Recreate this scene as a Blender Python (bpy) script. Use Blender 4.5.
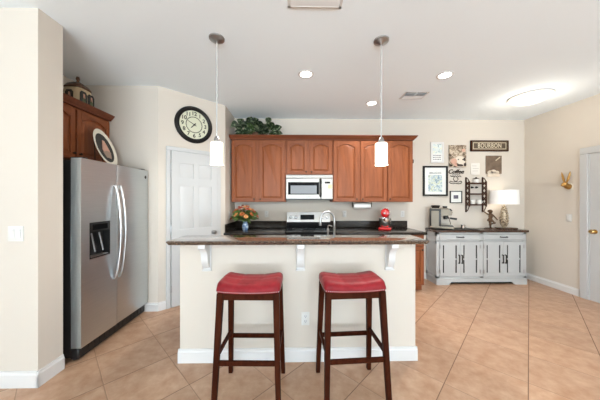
import bpy, bmesh, math, random
from mathutils import Vector, Matrix
random.seed(7)
PI = math.pi
S = bpy.context.scene
COL = S.collection
for o in list(bpy.data.objects):
    bpy.data.objects.remove(o)

# ------------------------------------------------------------------ camera, world, light, exposure
cam = bpy.data.cameras.new('camera')
cam.sensor_width = 36.0
cam.lens = 36.0 * 237.0 / 600.0
cam.clip_start = 0.05
camera = bpy.data.objects.new('camera', cam)
COL.objects.link(camera)
camera.location = (0, 0, 1.40)
camera.rotation_euler = (PI / 2, 0, math.radians(-0.95))
S.camera = camera

world = bpy.data.worlds.new('daylight')
S.world = world
world.use_nodes = True
wb = world.node_tree.nodes['Background']
wb.inputs['Color'].default_value = (0.86, 0.94, 1.0, 1)
wb.inputs['Strength'].default_value = 1.6

def area_light(name, loc, rot, sx, sy, power, color):
    l = bpy.data.lights.new(name, 'AREA')
    l.shape = 'RECTANGLE'; l.size = sx; l.size_y = sy
    l.energy = power; l.color = color
    o = bpy.data.objects.new(name, l)
    COL.objects.link(o)
    o.location = loc; o.rotation_euler = rot
    return o
# unseen fill lamps added low behind the camera to brighten ceiling and walls
# (turned upwards, standing just inside the window openings)
area_light('rear_fill_uplight', (0.2, -6.6, 0.5), (math.radians(168), 0, 0), 4.8, 1.6, 1020, (0.73, 0.885, 1.0))
area_light('side_fill_uplight', (3.85, -4.5, 0.5), (math.radians(165), 0, PI / 2), 3.6, 1.4, 70, (0.73, 0.885, 1.0))

S.view_settings.view_transform = 'Standard'
S.view_settings.look = 'None'
S.view_settings.exposure = 0.42
S.view_settings.gamma = 1.0
S.view_settings.use_curve_mapping = False

# ------------------------------------------------------------------ mesh helpers
class MB:
    def __init__(self, multi=False):
        self.bm = bmesh.new(); self.mi = 0; self.multi = multi
    def _mark(self):
        if self.multi:
            for f in self.bm.faces:
                if not f.tag:
                    f.tag = True; f.material_index = self.mi
    def mesh(self, verts, faces):
        vs = [self.bm.verts.new(v) for v in verts]
        for f in faces:
            try: self.bm.faces.new([vs[i] for i in f])
            except ValueError: pass
        self._mark(); return self
    def boxc(self, c, s, bev=0, rot=None, seg=2):
        M = Matrix.Translation(c)
        if rot is not None: M = M @ rot
        M = M @ Matrix.Diagonal((s[0], s[1], s[2], 1))
        r = bmesh.ops.create_cube(self.bm, size=1, matrix=M)
        if bev > 0:
            es = list({e for v in r['verts'] for e in v.link_edges})
            bmesh.ops.bevel(self.bm, geom=es, offset=bev, segments=seg, affect='EDGES', profile=0.5)
        self._mark(); return self
    def box(self, x0, x1, y0, y1, z0, z1, bev=0, seg=2):
        return self.boxc(((x0 + x1) / 2, (y0 + y1) / 2, (z0 + z1) / 2), (abs(x1 - x0), abs(y1 - y0), abs(z1 - z0)), bev, None, seg)
    def cyl(self, p0, p1, r0, r1=None, seg=16):
        p0 = Vector(p0); p1 = Vector(p1); d = p1 - p0
        q = Vector((0, 0, 1)).rotation_difference(d.normalized()).to_matrix().to_4x4()
        bmesh.ops.create_cone(self.bm, cap_ends=True, segments=seg, radius1=r0, radius2=r0 if r1 is None else r1,
                              depth=d.length, matrix=Matrix.Translation((p0 + p1) / 2) @ q)
        self._mark(); return self
    def ell(self, c, r, seg=12, rot=None):
        if not hasattr(r, '__len__'): r = (r, r, r)
        M = Matrix.Translation(c)
        if rot is not None: M = M @ rot
        bmesh.ops.create_uvsphere(self.bm, u_segments=seg, v_segments=max(6, seg * 2 // 3), radius=1, matrix=M @ Matrix.Diagonal((r[0], r[1], r[2], 1)))
        self._mark(); return self
    def lathe(self, prof, M=None, seg=24, sx=1, sy=1, cap=False):
        M = M or Matrix()
        rings = []
        for r, z in prof:
            if r < 1e-6: rings.append([self.bm.verts.new(M @ Vector((0, 0, z)))])
            else: rings.append([self.bm.verts.new(M @ Vector((r * sx * math.cos(2 * PI * k / seg), r * sy * math.sin(2 * PI * k / seg), z))) for k in range(seg)])
        for a, b in zip(rings, rings[1:]):
            for k in range(seg):
                k2 = (k + 1) % seg
                f = [a[k % len(a)], a[k2 % len(a)], b[k2 % len(b)], b[k % len(b)]]
                g = []
                for v in f:
                    if v not in g: g.append(v)
                if len(g) >= 3:
                    try: self.bm.faces.new(g)
                    except ValueError: pass
        for ring in (rings[0], rings[-1]):
            if cap and len(ring) > 2:
                try: self.bm.faces.new(ring)
                except ValueError: pass
        self._mark(); return self
    def tube(self, pts, r, seg=8, closed=False):
        pts = [Vector(p) for p in pts]; n = len(pts)
        rs = r if hasattr(r, '__len__') else [r] * n
        rings = []; ref = None
        for i, p in enumerate(pts):
            if closed: d = pts[(i + 1) % n] - pts[i - 1]
            else: d = pts[min(i + 1, n - 1)] - pts[max(i - 1, 0)]
            d.normalize()
            if ref is None: ref = d.orthogonal().normalized()
            ref = (ref - d * ref.dot(d))
            if ref.length < 1e-5: ref = d.orthogonal()
            ref.normalize(); b = d.cross(ref)
            rings.append([self.bm.verts.new(p + (ref * math.cos(2 * PI * k / seg) + b * math.sin(2 * PI * k / seg)) * rs[i]) for k in range(seg)])
        m = n if closed else n - 1
        for i in range(m):
            a = rings[i]; b = rings[(i + 1) % n]
            for k in range(seg):
                self.bm.faces.new([a[k], a[(k + 1) % seg], b[(k + 1) % seg], b[k]])
        if not closed:
            self.bm.faces.new(rings[0]); self.bm.faces.new(rings[-1])
        self._mark(); return self
    def prism(self, poly, y0, y1, M=None):
        """polygon in the local XZ plane, extruded along Y"""
        M = M or Matrix()
        a = [self.bm.verts.new(M @ Vector((x, y0, z))) for x, z in poly]
        b = [self.bm.verts.new(M @ Vector((x, y1, z))) for x, z in poly]
        n = len(poly)
        self.bm.faces.new(a); self.bm.faces.new(b)
        for i in range(n):
            self.bm.faces.new([a[i], a[(i + 1) % n], b[(i + 1) % n], b[i]])
        self._mark(); return self
    def obox(self, p0, p1, w, t, up=(0, 0, 1), bev=0, w1=None, t1=None):
        """square-section bar from p0 to p1"""
        p0 = Vector(p0); p1 = Vector(p1); d = (p1 - p0).normalized()
        up = Vector(up); x = up.cross(d)
        if x.length < 1e-4: x = Vector((1, 0, 0))
        x.normalize(); y = d.cross(x)
        w1 = w if w1 is None else w1; t1 = t if t1 is None else t1
        vs = []
        for p, ww, tt in ((p0, w, t), (p1, w1, t1)):
            for sx, sy in ((-1, -1), (1, -1), (1, 1), (-1, 1)):
                vs.append(p + x * sx * ww / 2 + y * sy * tt / 2)
        V = [self.bm.verts.new(v) for v in vs]
        fs = [self.bm.faces.new([V[i] for i in q]) for q in ((0, 1, 2, 3), (4, 5, 6, 7), (0, 1, 5, 4), (1, 2, 6, 5), (2, 3, 7, 6), (3, 0, 4, 7))]
        if bev:
            es = list({e for v in V for e in v.link_edges})
            bmesh.ops.bevel(self.bm, geom=es, offset=bev, segments=1, affect='EDGES')
        self._mark(); return self
    def build(self, name, mats, parent=None, smooth=True, loc=None, rotz=0, remesh=0, ang=38):
        bmesh.ops.recalc_face_normals(self.bm, faces=self.bm.faces[:])
        me = bpy.data.meshes.new(name)
        self.bm.to_mesh(me); self.bm.free()
        if not isinstance(mats, (list, tuple)): mats = [mats]
        o = bpy.data.objects.new(name, me)
        COL.objects.link(o)
        if remesh:
            md = o.modifiers.new('r', 'REMESH'); md.mode = 'VOXEL'; md.voxel_size = remesh
            sm = o.modifiers.new('s', 'SMOOTH'); sm.iterations = 3; sm.factor = 0.5
            dg = bpy.context.evaluated_depsgraph_get()
            me2 = bpy.data.meshes.new_from_object(o.evaluated_get(dg))
            o.modifiers.clear(); o.data = me2; me = me2
            me.shade_smooth()
        for m in mats: me.materials.append(m)
        if smooth and not remesh:
            me.shade_smooth(); me.set_sharp_from_angle(angle=math.radians(ang))
        if parent: o.parent = parent
        if loc is not None: o.location = loc
        o.rotation_euler = (0, 0, rotz)
        return o

def text_obj(name, txt, size, m, parent=None, loc=(0, 0, 0), rot=(PI / 2, 0, 0), depth=0.001, shear=0, sx=1, bold=0, spacing=1):
    c = bpy.data.curves.new(name, 'FONT')
    c.body = txt; c.size = size; c.align_x = 'CENTER'; c.align_y = 'CENTER'
    c.extrude = depth; c.shear = shear; c.offset = bold; c.space_character = spacing
    t = bpy.data.objects.new(name, c)
    COL.objects.link(t)
    dg = bpy.context.evaluated_depsgraph_get()
    me = bpy.data.meshes.new_from_object(t.evaluated_get(dg))
    bpy.data.objects.remove(t)
    me.transform(Matrix.Translation(loc) @ Matrix.Rotation(rot[2], 4, 'Z') @ Matrix.Rotation(rot[0], 4, 'X') @ Matrix.Diagonal((sx, 1, 1, 1)))
    me.materials.clear(); me.materials.append(m)
    o = bpy.data.objects.new(name, me)
    COL.objects.link(o)
    if parent: o.parent = parent
    return o

def thing(name, label, cat, loc=(0, 0, 0), rotz=0, group=None):
    o = bpy.data.objects.new(name, None); COL.objects.link(o)
    o.empty_display_size = 0.05
    o.location = loc; o.rotation_euler = (0, 0, rotz)
    o['label'] = label; o['category'] = cat
    if group: o['group'] = group
    return o
def tag(o, label, cat, group=None):
    o['label'] = label; o['category'] = cat
    if group: o['group'] = group
    return o
def struct(o):
    o['kind'] = 'structure'; return o
def sroot(name, loc=(0, 0, 0), rotz=0):
    o = bpy.data.objects.new(name, None); COL.objects.link(o)
    o.location = loc; o.rotation_euler = (0, 0, rotz); o['kind'] = 'structure'
    return o
def dup(root, label, loc=None, rotz=None, group=None):
    r = root.copy(); COL.objects.link(r)
    if loc is not None: r.location = loc
    if rotz is not None: r.rotation_euler = (0, 0, rotz)
    r['label'] = label
    if group: r['group'] = group
    for ch in list(root.children):
        c = ch.copy(); COL.objects.link(c); c.parent = r
        for g in list(ch.children):
            d = g.copy(); COL.objects.link(d); d.parent = c
    return r

# ------------------------------------------------------------------ materials
def mat(name, col, rough=0.5, metal=0, bump=0, bscale=60, emit=None, estr=0, coat=0, alpha=None, trans=0, spec=None):
    m = bpy.data.materials.new(name); m.use_nodes = True
    nt = m.node_tree; b = nt.nodes['Principled BSDF']
    b.inputs['Base Color'].default_value = (*col, 1)
    b.inputs['Roughness'].default_value = rough
    b.inputs['Metallic'].default_value = metal
    if coat: b.inputs['Coat Weight'].default_value = coat; b.inputs['Coat Roughness'].default_value = 0.08
    if spec is not None: b.inputs['Specular IOR Level'].default_value = spec
    if trans: b.inputs['Transmission Weight'].default_value = trans
    if emit: b.inputs['Emission Color'].default_value = (*emit, 1); b.inputs['Emission Strength'].default_value = estr
    if bump:
        n = nt.nodes.new('ShaderNodeTexNoise'); n.inputs['Scale'].default_value = bscale; n.inputs['Detail'].default_value = 4
        tc = nt.nodes.new('ShaderNodeTexCoord'); nt.links.new(tc.outputs['Object'], n.inputs['Vector'])
        bp = nt.nodes.new('ShaderNodeBump'); bp.inputs['Strength'].default_value = bump; bp.inputs['Distance'].default_value = 0.01
        nt.links.new(n.outputs['Fac'], bp.inputs['Height']); nt.links.new(bp.outputs['Normal'], b.inputs['Normal'])
    return m
def ramp_mat(name, cols, scale=(1, 1, 1), nscale=5, detail=6, rough=0.4, metal=0, coat=0, bump=0, dist=0, spec=None, tex='NOISE'):
    """base colour from a noise texture through a colour ramp"""
    m = mat(name, cols[0][1], rough, metal, coat=coat, spec=spec)
    nt = m.node_tree; b = nt.nodes['Principled BSDF']
    tc = nt.nodes.new('ShaderNodeTexCoord'); mp = nt.nodes.new('ShaderNodeMapping'); mp.inputs['Scale'].default_value = scale
    nt.links.new(tc.outputs['Object'], mp.inputs['Vector'])
    if tex == 'VORONOI':
        n = nt.nodes.new('ShaderNodeTexVoronoi'); n.inputs['Scale'].default_value = nscale; out = n.outputs['Color']
    else:
        n = nt.nodes.new('ShaderNodeTexNoise'); n.inputs['Scale'].default_value = nscale; n.inputs['Detail'].default_value = detail
        n.inputs['Distortion'].default_value = dist; out = n.outputs['Fac']
    nt.links.new(mp.outputs['Vector'], n.inputs['Vector'])
    r = nt.nodes.new('ShaderNodeValToRGB')
    while len(r.color_ramp.elements) < len(cols): r.color_ramp.elements.new(0.5)
    for e, (p, c) in zip(r.color_ramp.elements, cols): e.position = p; e.color = (*c, 1)
    nt.links.new(out, r.inputs['Fac']); nt.links.new(r.outputs['Color'], b.inputs['Base Color'])
    if bump:
        bp = nt.nodes.new('ShaderNodeBump'); bp.inputs['Strength'].default_value = bump; bp.inputs['Distance'].default_value = 0.005
        nt.links.new(n.outputs[0], bp.inputs['Height']); nt.links.new(bp.outputs['Normal'], b.inputs['Normal'])
    return m

WALL = mat('cream_wall_paint', (0.64, 0.578, 0.505), 0.8, bump=0.04, bscale=220, spec=0.2)
CEIL = mat('ceiling_paint', (0.875, 0.945, 0.985), 0.85, bump=0.12, bscale=140)
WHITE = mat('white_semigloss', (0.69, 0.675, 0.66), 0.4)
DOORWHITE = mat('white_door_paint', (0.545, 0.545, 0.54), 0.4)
PLASTIC = mat('white_plastic', (0.68, 0.665, 0.63), 0.4)
SLOT = mat('dark_slot', (0.008, 0.008, 0.008), 0.8, spec=0.05)
WOOD = ramp_mat('cherry_wood', [(0.3, (0.205, 0.060, 0.021)), (0.7, (0.285, 0.088, 0.032))], (9, 9, 0.9), 3.0, 5, 0.42, dist=0.6, spec=0.25)
WOODX = ramp_mat('cherry_wood_rail', [(0.3, (0.185, 0.053, 0.019)), (0.7, (0.26, 0.079, 0.029))], (0.9, 9, 9), 3.0, 5, 0.42, dist=0.6, spec=0.25)
ESPR = ramp_mat('dark_walnut_stain', [(0.3, (0.030, 0.007, 0.003)), (0.7, (0.056, 0.014, 0.006))], (12, 12, 1.2), 3, 4, 0.5, spec=0.03)
TOPW = ramp_mat('dark_top_wood', [(0.3, (0.035, 0.017, 0.011)), (0.7, (0.075, 0.036, 0.022))], (1.2, 14, 14), 3, 4, 0.22)
CROWNW = ramp_mat('cherry_crown', [(0.3, (0.13, 0.035, 0.014)), (0.7, (0.185, 0.052, 0.021))], (0.9, 9, 9), 3.0, 5, 0.42, dist=0.6, spec=0.25)
GRANITE = ramp_mat('brown_granite', [(0.30, (0.010, 0.008, 0.007)), (0.48, (0.050, 0.034, 0.023)), (0.60, (0.15, 0.098, 0.065)), (0.72, (0.30, 0.24, 0.185))], (1, 1, 1), 130, 3, 0.05, coat=1.0)
GRANITEB = ramp_mat('black_granite', [(0.32, (0.006, 0.0055, 0.005)), (0.52, (0.020, 0.016, 0.013)), (0.66, (0.06, 0.045, 0.034)), (0.76, (0.16, 0.13, 0.10))], (1, 1, 1), 130, 3, 0.14, spec=0.3)
STEEL = ramp_mat('brushed_steel', [(0.3, (0.58, 0.625, 0.645)), (0.7, (0.65, 0.69, 0.71))], (1, 1, 90), 4, 3, 0.38, metal=1)
STEELD = mat('steel_handle', (0.55, 0.55, 0.55), 0.36, 1)
NICKEL = mat('brushed_nickel', (0.42, 0.42, 0.42), 0.3, 1)
CHROME = mat('chrome', (0.8, 0.8, 0.8), 0.08, 1)
BLACKP = mat('black_plastic', (0.012, 0.012, 0.012), 0.35)
BLACKG = mat('black_glass', (0.006, 0.006, 0.007), 0.08, spec=0.08)
DKBRONZE = mat('dark_bronze', (0.045, 0.028, 0.018), 0.4, 0.7)
BRONZE = ramp_mat('aged_bronze', [(0.35, (0.06, 0.03, 0.018)), (0.65, (0.22, 0.13, 0.07))], (1, 1, 1), 40, 4, 0.42, metal=0.7)
GOLD = mat('gold', (0.48, 0.27, 0.085), 0.32, 1)
BRASS = mat('brass', (0.72, 0.50, 0.22), 0.22, 1)
BLACKW = mat('black_frame_paint', (0.014, 0.013, 0.012), 0.45, spec=0.2)
REDL = ramp_mat('red_leather', [(0.3, (0.18, 0.010, 0.014)), (0.7, (0.285, 0.020, 0.026))], (1, 1, 1), 14, 5, 0.40, bump=0.15, spec=0.14)
REDE = mat('red_enamel', (0.46, 0.008, 0.009), 0.18, coat=0.15)
PAPER = mat('paper', (0.85, 0.84, 0.81), 0.8)
GREYW = mat('pale_grey_paint', (0.49, 0.495, 0.488), 0.5)
SHADE_ON = mat('lit_opal_glass', (0.85, 0.81, 0.73), 0.3, emit=(1.0, 0.88, 0.68), estr=0.62)
CANLENS = mat('lit_downlight_lens', (0.9, 0.9, 0.88), 0.4, emit=(1.0, 0.96, 0.9), estr=5.0)
DOMEG = mat('lit_dome_glass', (0.9, 0.85, 0.72), 0.3, emit=(1.0, 0.86, 0.62), estr=0.85)
LINEN = mat('white_linen_shade', (0.84, 0.82, 0.79), 0.85, bump=0.2, bscale=300, emit=(1.0, 0.93, 0.84), estr=0.13)

def tile_material():
    m = mat('diagonal_floor_tile', (0.5, 0.3, 0.2), 0.32)
    nt = m.node_tree; N = nt.nodes.new; L = nt.links.new; b = nt.nodes['Principled BSDF']
    tc = N('ShaderNodeTexCoord'); sp = N('ShaderNodeSeparateXYZ'); L(tc.outputs['Object'], sp.inputs[0])
    def mth(op, a, bb=None):
        n = N('ShaderNodeMath'); n.operation = op
        for i, v in enumerate((a, bb)):
            if v is None: continue
            if isinstance(v, (int, float)): n.inputs[i].default_value = v
            else: L(v, n.inputs[i])
        return n.outputs[0]
    k = 1 / math.sqrt(2)
    A = mth('DIVIDE', mth('ADD', mth('MULTIPLY', mth('SUBTRACT', sp.outputs[0], sp.outputs[1]), k), 0.005), 0.462)
    B = mth('DIVIDE', mth('SUBTRACT', mth('MULTIPLY', mth('ADD', sp.outputs[0], sp.outputs[1]), k), 0.708), 0.4525)
    def edge(v):
        fr = mth('FRACT', mth('ADD', v, 100.0))
        return mth('MINIMUM', fr, mth('SUBTRACT', 1.0, fr))
    ea, eb = edge(A), edge(B)
    d = mth('MINIMUM', ea, eb)
    gr = mth('MAXIMUM', mth('LESS_THAN', ea, 0.0065), mth('MULTIPLY', mth('LESS_THAN', eb, 0.0055), 0.6))  # second joint direction fainter: light and viewing direction put into the colour
    cid = N('ShaderNodeCombineXYZ')
    L(mth('FLOOR', mth('ADD', A, 100.0)), cid.inputs[0]); L(mth('FLOOR', mth('ADD', B, 100.0)), cid.inputs[1])
    wn = N('ShaderNodeTexWhiteNoise'); L(cid.outputs[0], wn.inputs['Vector'])
    off = N('ShaderNodeVectorMath'); off.operation = 'MULTIPLY_ADD'
    L(wn.outputs['Color'], off.inputs[0]); off.inputs[1].default_value = (7, 7, 7); L(tc.outputs['Object'], off.inputs[2])
    n1 = N('ShaderNodeTexNoise'); n1.inputs['Scale'].default_value = 10; n1.inputs['Detail'].default_value = 8; n1.inputs['Roughness'].default_value = 0.62; n1.inputs['Distortion'].default_value = 0.15
    L(off.outputs[0], n1.inputs['Vector'])
    r = N('ShaderNodeValToRGB'); e = r.color_ramp.elements
    e[0].position = 0.28; e[0].color = (0.40, 0.215, 0.122, 1)
    e[1].position = 0.72; e[1].color = (0.575, 0.37, 0.245, 1)
    L(n1.outputs['Fac'], r.inputs['Fac'])
    hsv = N('ShaderNodeHueSaturation'); L(r.outputs['Color'], hsv.inputs['Color'])
    mr = N('ShaderNodeMapRange'); mr.inputs['To Min'].default_value = 0.94; mr.inputs['To Max'].default_value = 1.05
    L(wn.outputs['Value'], mr.inputs['Value']); L(mr.outputs[0], hsv.inputs['Value'])
    mx = N('ShaderNodeMix'); mx.data_type = 'RGBA'
    L(gr, mx.inputs['Factor']); L(hsv.outputs['Color'], mx.inputs['A']); mx.inputs['B'].default_value = (0.20, 0.115, 0.07, 1)
    L(mx.outputs['Result'], b.inputs['Base Color'])
    rr = mth('ADD', mth('MULTIPLY', gr, 0.4), 0.33); L(rr, b.inputs['Roughness'])
    bp = N('ShaderNodeBump'); bp.inputs['Strength'].default_value = 0.35; bp.inputs['Distance'].default_value = 0.004
    h = mth('MINIMUM', mth('MULTIPLY', d, 60.0), 1.0); L(mth('ADD', h, mth('MULTIPLY', n1.outputs['Fac'], 0.25)), bp.inputs['Height']); L(bp.outputs['Normal'], b.inputs['Normal'])
    return m
TILE = tile_material()

# ------------------------------------------------------------------ room shell
CZ = 2.84
XR, YB = 4.11, 4.20
PA, PB = Vector((-1.74, 3.02, 0)), Vector((-1.08, 3.63, 0))
struct(MB().box(-4.4, 4.3, -7.2, 4.4, -0.1, 0).build('floor', TILE))
struct(MB().box(-4.4, 4.3, -7.2, 4.4, CZ, CZ + 0.1).build('ceiling', CEIL))
struct(MB().box(-1.08, 4.25, YB, YB + 0.12, 0, CZ).build('wall_back', WALL))
struct(MB().box(XR, XR + 0.12, -2.6, YB, 0, CZ).box(XR, XR + 0.12, -7.0, -6.4, 0, CZ).box(XR, XR + 0.12, -6.4, -2.6, 2.35, CZ).box(XR, XR + 0.12, -6.4, -2.6, 0, 0.35).build('wall_right', WALL))
struct(MB().box(-2.81, -2.69, 2.0, 3.14, 0, CZ).build('wall_fridge_side', WALL))
struct(MB().box(-2.69, -1.74, 3.02, 3.14, 0, CZ).build('wall_fridge_end', WALL))
struct(MB().box(-4.2, -1.935, 1.81, 2.0, 0, CZ).build('wall_left_front', WALL))
b = MB(); n = Vector((-(PB - PA).y, (PB - PA).x, 0)).normalized() * 0.12
b.mesh([PA, PB, PB + n, PA + n] + [p + Vector((0, 0, CZ)) for p in (PA, PB, PB + n, PA + n)], [(0, 1, 2, 3), (4, 5, 6, 7), (0, 1, 5, 4), (1, 2, 6, 5), (2, 3, 7, 6), (3, 0, 4, 7)])
struct(b.build('wall_pantry_door_side', WALL))
struct(MB().box(-1.20, -1.08, 3.63, YB + 0.12, 0, CZ).build('wall_pantry_end', WALL))
# living-room side behind the camera: walls with openings added to let light in
b = MB(); b.box(-4.2, -1.55, -7.1, -7.0, 0, CZ).box(3.35, 4.23, -7.1, -7.0, 0, CZ).box(-1.55, 3.35, -7.1, -7.0, 2.5, CZ)
struct(b.build('wall_behind_camera', WALL))
struct(MB().box(-4.2, -4.1, -7.0, 1.81, 0, CZ).build('wall_left', WALL))
w = sroot('window_1', (0.9, -7.05, 0))
b = MB()
for x in (-2.42, -0.85, 0.85, 2.42): b.box(x - 0.03, x + 0.03, -0.04, 0.04, 0.02, 2.5)
b.box(-2.45, 2.45, -0.04, 0.04, 0.0, 0.06).box(-2.45, 2.45, -0.04, 0.04, 2.44, 2.5)
b.build('window_frame', WHITE, w)
w = sroot('added_window_2', (4.17, -4.5, 0))  # unseen window added to bring light in from the right
b = MB()
for y in (-1.87, -0.62, 0.62, 1.87): b.box(-0.04, 0.04, y - 0.03, y + 0.03, 0.35, 2.35)
b.box(-0.04, 0.04, -1.9, 1.9, 0.35, 0.41).box(-0.04, 0.04, -1.9, 1.9, 2.29, 2.35)
b.build('window_frame', WHITE, w)

def base_prof(t=0.014, h=0.105): return [(0, 0), (t, 0), (t, h * 0.78), (t * 0.55, h * 0.86), (t * 0.5, h), (0, h)]
def baseboard(name, runs, h=0.105):
    """runs: (start, end, outward normal)"""
    b = MB()
    for p0, p1, nn in runs:
        p0 = Vector((*p0, 0)); p1 = Vector((*p1, 0)); nn = Vector((*nn, 0)).normalized()
        P = base_prof(h=h); vs = []
        for p in (p0, p1):
            for x, z in P: vs.append(p + nn * x + Vector((0, 0, z)))
        k = len(P)
        b.mesh(vs, [tuple(range(k)), tuple(range(k, 2 * k))] + [(i, (i + 1) % k, k + (i + 1) % k, k + i) for i in range(k)])
    return struct(b.build(name, WHITE, smooth=False))
t = 0.014
baseboard('baseboard_right', [((XR, YB), (XR, 3.37), (-1, 0))])
baseboard('baseboard_back', [((2.0, YB), (XR, YB), (0, -1))])
baseboard('baseboard_left_front', [((-4.1, 1.81), (-1.935 + t, 1.81), (0, -1)), ((-1.935, 1.81 - t), (-1.935, 2.0), (1, 0))], 0.12)
dp = (PB - PA).normalized(); nrm = Vector((dp.y, -dp.x, 0))
q = PA + dp * 0.085
baseboard('baseboard_fridge_end', [((-2.69, 3.02), (-1.735, 3.02), (0, -1)), ((PA.x, PA.y), (q.x, q.y), (nrm.x, nrm.y))])
# bar half wall
struct(MB().box(-1.0, 1.045, 2.06, 2.18, 0, 1.037).build('wall_bar_half_height', WALL))
baseboard('baseboard_bar', [((-1.0 - t, 2.06), (1.045 + t, 2.06), (0, -1)), ((1.045, 2.06), (1.045, 2.18), (1, 0)), ((-1.0, 2.06), (-1.0, 2.18), (-1, 0))], 0.118)

# ------------------------------------------------------------------ doors
def panel_slab(b, w, h, panels, t=0.035, y=0):
    """panelled door face towards -Y; slab with recessed frames and raised fields"""
    b.box(0, w, y - t + 0.012, y, 0, h)
    xs = sorted({0, w} | {p[0] for p in panels} | {p[1] for p in panels})
    # stiles and rails proud of the recess
    def rail(x0, x1, z0, z1): b.box(x0, x1, y - t, y - t + 0.0125, z0, z1)
    colx = sorted({(p[0], p[1]) for p in panels})
    rail(0, colx[0][0], 0, h); rail(colx[-1][1], w, 0, h)
    for a, c in zip(colx, colx[1:]): rail(a[1], c[0], 0, h)
    for cx in colx:
        rows = sorted([p for p in panels if (p[0], p[1]) == cx], key=lambda p: p[2])
        z = 0
        for p in rows: rail(cx[0], cx[1], z, p[2]); z = p[3]
        rail(cx[0], cx[1], z, h)
    for x0, x1, z0, z1 in panels:
        m = 0.022
        vs = []
        for dx, yy in ((0.008, y - t + 0.012), (0.008 + m, y - t + 0.003)):
            vs += [(x0 + dx, yy, z0 + dx), (x1 - dx, yy, z0 + dx), (x1 - dx, yy, z1 - dx), (x0 + dx, yy, z1 - dx)]
        b.mesh(vs, [(4, 5, 6, 7), (0, 1, 5, 4), (1, 2, 6, 5), (2, 3, 7, 6), (3, 0, 4, 7)])
def casing(b, x0, x1, ztop, w=0.062, t=0.02):
    for a, c in ((x0 - w, x0), (x1, x1 + w)):
        b.box(a, c, -t, 0, 0, ztop - 0.0005, 0.004, 1)
    b.box(x0 - w, x1 + w, -t, 0, ztop, ztop + w, 0.004, 1)
ang = math.atan2(dp.y, dp.x)
d1 = sroot('door_1', PA, ang)
b = MB(); DW = 0.62
ps = []
for cx in ((0.095, 0.275), (0.345, 0.525)):
    ps += [(cx[0], cx[1], 0.22, 0.86), (cx[0], cx[1], 1.00, 1.58), (cx[0], cx[1], 1.68, 1.88)]
panel_slab(b, DW, 2.032, ps)
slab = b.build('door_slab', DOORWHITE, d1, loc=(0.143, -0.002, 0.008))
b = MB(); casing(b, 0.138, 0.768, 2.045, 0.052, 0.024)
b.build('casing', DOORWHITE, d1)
for hz in (0.25, 1.03, 1.82):
    b = MB(); b.cyl((0.1385, -0.040, hz - 0.045), (0.1385, -0.040, hz + 0.045), 0.006, seg=8).box(0.139, 0.150, -0.040, -0.0375, hz - 0.045, hz + 0.045)
    b.build('hinge', NICKEL, d1)
b = MB(); b.lathe([(0, 0), (0.03, 0), (0.028, 0.008), (0.011, 0.012), (0.011, 0.03), (0.026, 0.04), (0.029, 0.052), (0.022, 0.064), (0, 0.067)], Matrix.Translation((0.70, -0.037, 0.935)) @ Matrix.Rotation(PI / 2, 4, 'X'), 16)
b.build('door_knob', NICKEL, d1)

d2 = sroot('door_2', (XR, 3.262, 0), -PI / 2)      # local x runs towards the camera, -y into the room
b = MB(); ps = []
for cx in ((0.11, 0.36), (0.45, 0.70)):
    ps += [(cx[0], cx[1], 0.22, 0.86), (cx[0], cx[1], 1.00, 1.58), (cx[0], cx[1], 1.68, 1.88)]
panel_slab(b, 0.81, 2.032, ps)
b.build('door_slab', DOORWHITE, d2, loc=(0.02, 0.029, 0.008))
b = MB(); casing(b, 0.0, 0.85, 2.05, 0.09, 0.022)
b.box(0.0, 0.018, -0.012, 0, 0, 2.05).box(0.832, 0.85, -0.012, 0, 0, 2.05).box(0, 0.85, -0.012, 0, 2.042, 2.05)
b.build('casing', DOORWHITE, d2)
b = MB(); b.lathe([(0, 0), (0.032, 0), (0.03, 0.008), (0.012, 0.012), (0.012, 0.035), (0.026, 0.045), (0.029, 0.055), (0.022, 0.068), (0, 0.07)], Matrix.Translation((0.075, -0.006, 0.965)) @ Matrix.Rotation(PI / 2, 4, 'X'), 16)
b.cyl((0.075, -0.05, 0.965), (0.075, -0.058, 0.965), 0.03)
b.build('door_knob', BRASS, d2)

# ------------------------------------------------------------------ wall plates
def outlet(name, label, loc, rotz=0, switch=0, group=None):
    r = thing(name, label, 'light switch' if switch else 'outlet', loc, rotz, group)
    w = 0.115 if switch == 2 else 0.07
    MB().box(-w / 2, w / 2, -0.006, 0, -0.057, 0.057, 0.003).build('cover_plate', PLASTIC, r)
    if switch:
        for k in range(switch):
            cx = (k - (switch - 1) / 2) * 0.046
            b = MB(); b.mesh([(cx - 0.016, -0.0055, -0.033), (cx + 0.016, -0.0055, -0.033), (cx + 0.016, -0.0055, 0.033), (cx - 0.016, -0.0055, 0.033),
                              (cx - 0.016, -0.008, -0.033), (cx + 0.016, -0.008, -0.033), (cx + 0.016, -0.012, 0.033), (cx - 0.016, -0.012, 0.033)],
                             [(0, 1, 2, 3), (4, 5, 6, 7), (0, 1, 5, 4), (1, 2, 6, 5), (2, 3, 7, 6), (3, 0, 4, 7)])
            b.build('rocker', WHITE, r)
    else:
        for z in (-0.021, 0.021):
            b = MB(True); b.lathe([(0, 0.0055), (0.0165, 0.0055), (0.0165, 0.008), (0, 0.008)], Matrix.Translation((0, 0, z)) @ Matrix.Rotation(PI / 2, 4, 'X'), 16)
            b.mi = 1
            b.box(-0.008, -0.005, -0.0088, -0.0075, z - 0.002, z + 0.008).box(0.005, 0.008, -0.0088, -0.0075, z - 0.002, z + 0.008).cyl((0, -0.0075, z - 0.008), (0, -0.0088, z - 0.008), 0.0025, seg=8)
            b.build('socket', [WHITE, SLOT], r)
    return r
outlet('power_outlet', 'white wall outlet low on the bar front between the two stools', (0.081, 2.06, 0.37))
outlet('power_outlet', 'white outlet on the back wall between the flower bouquet and the range', (-0.52, YB, 1.152))
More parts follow.
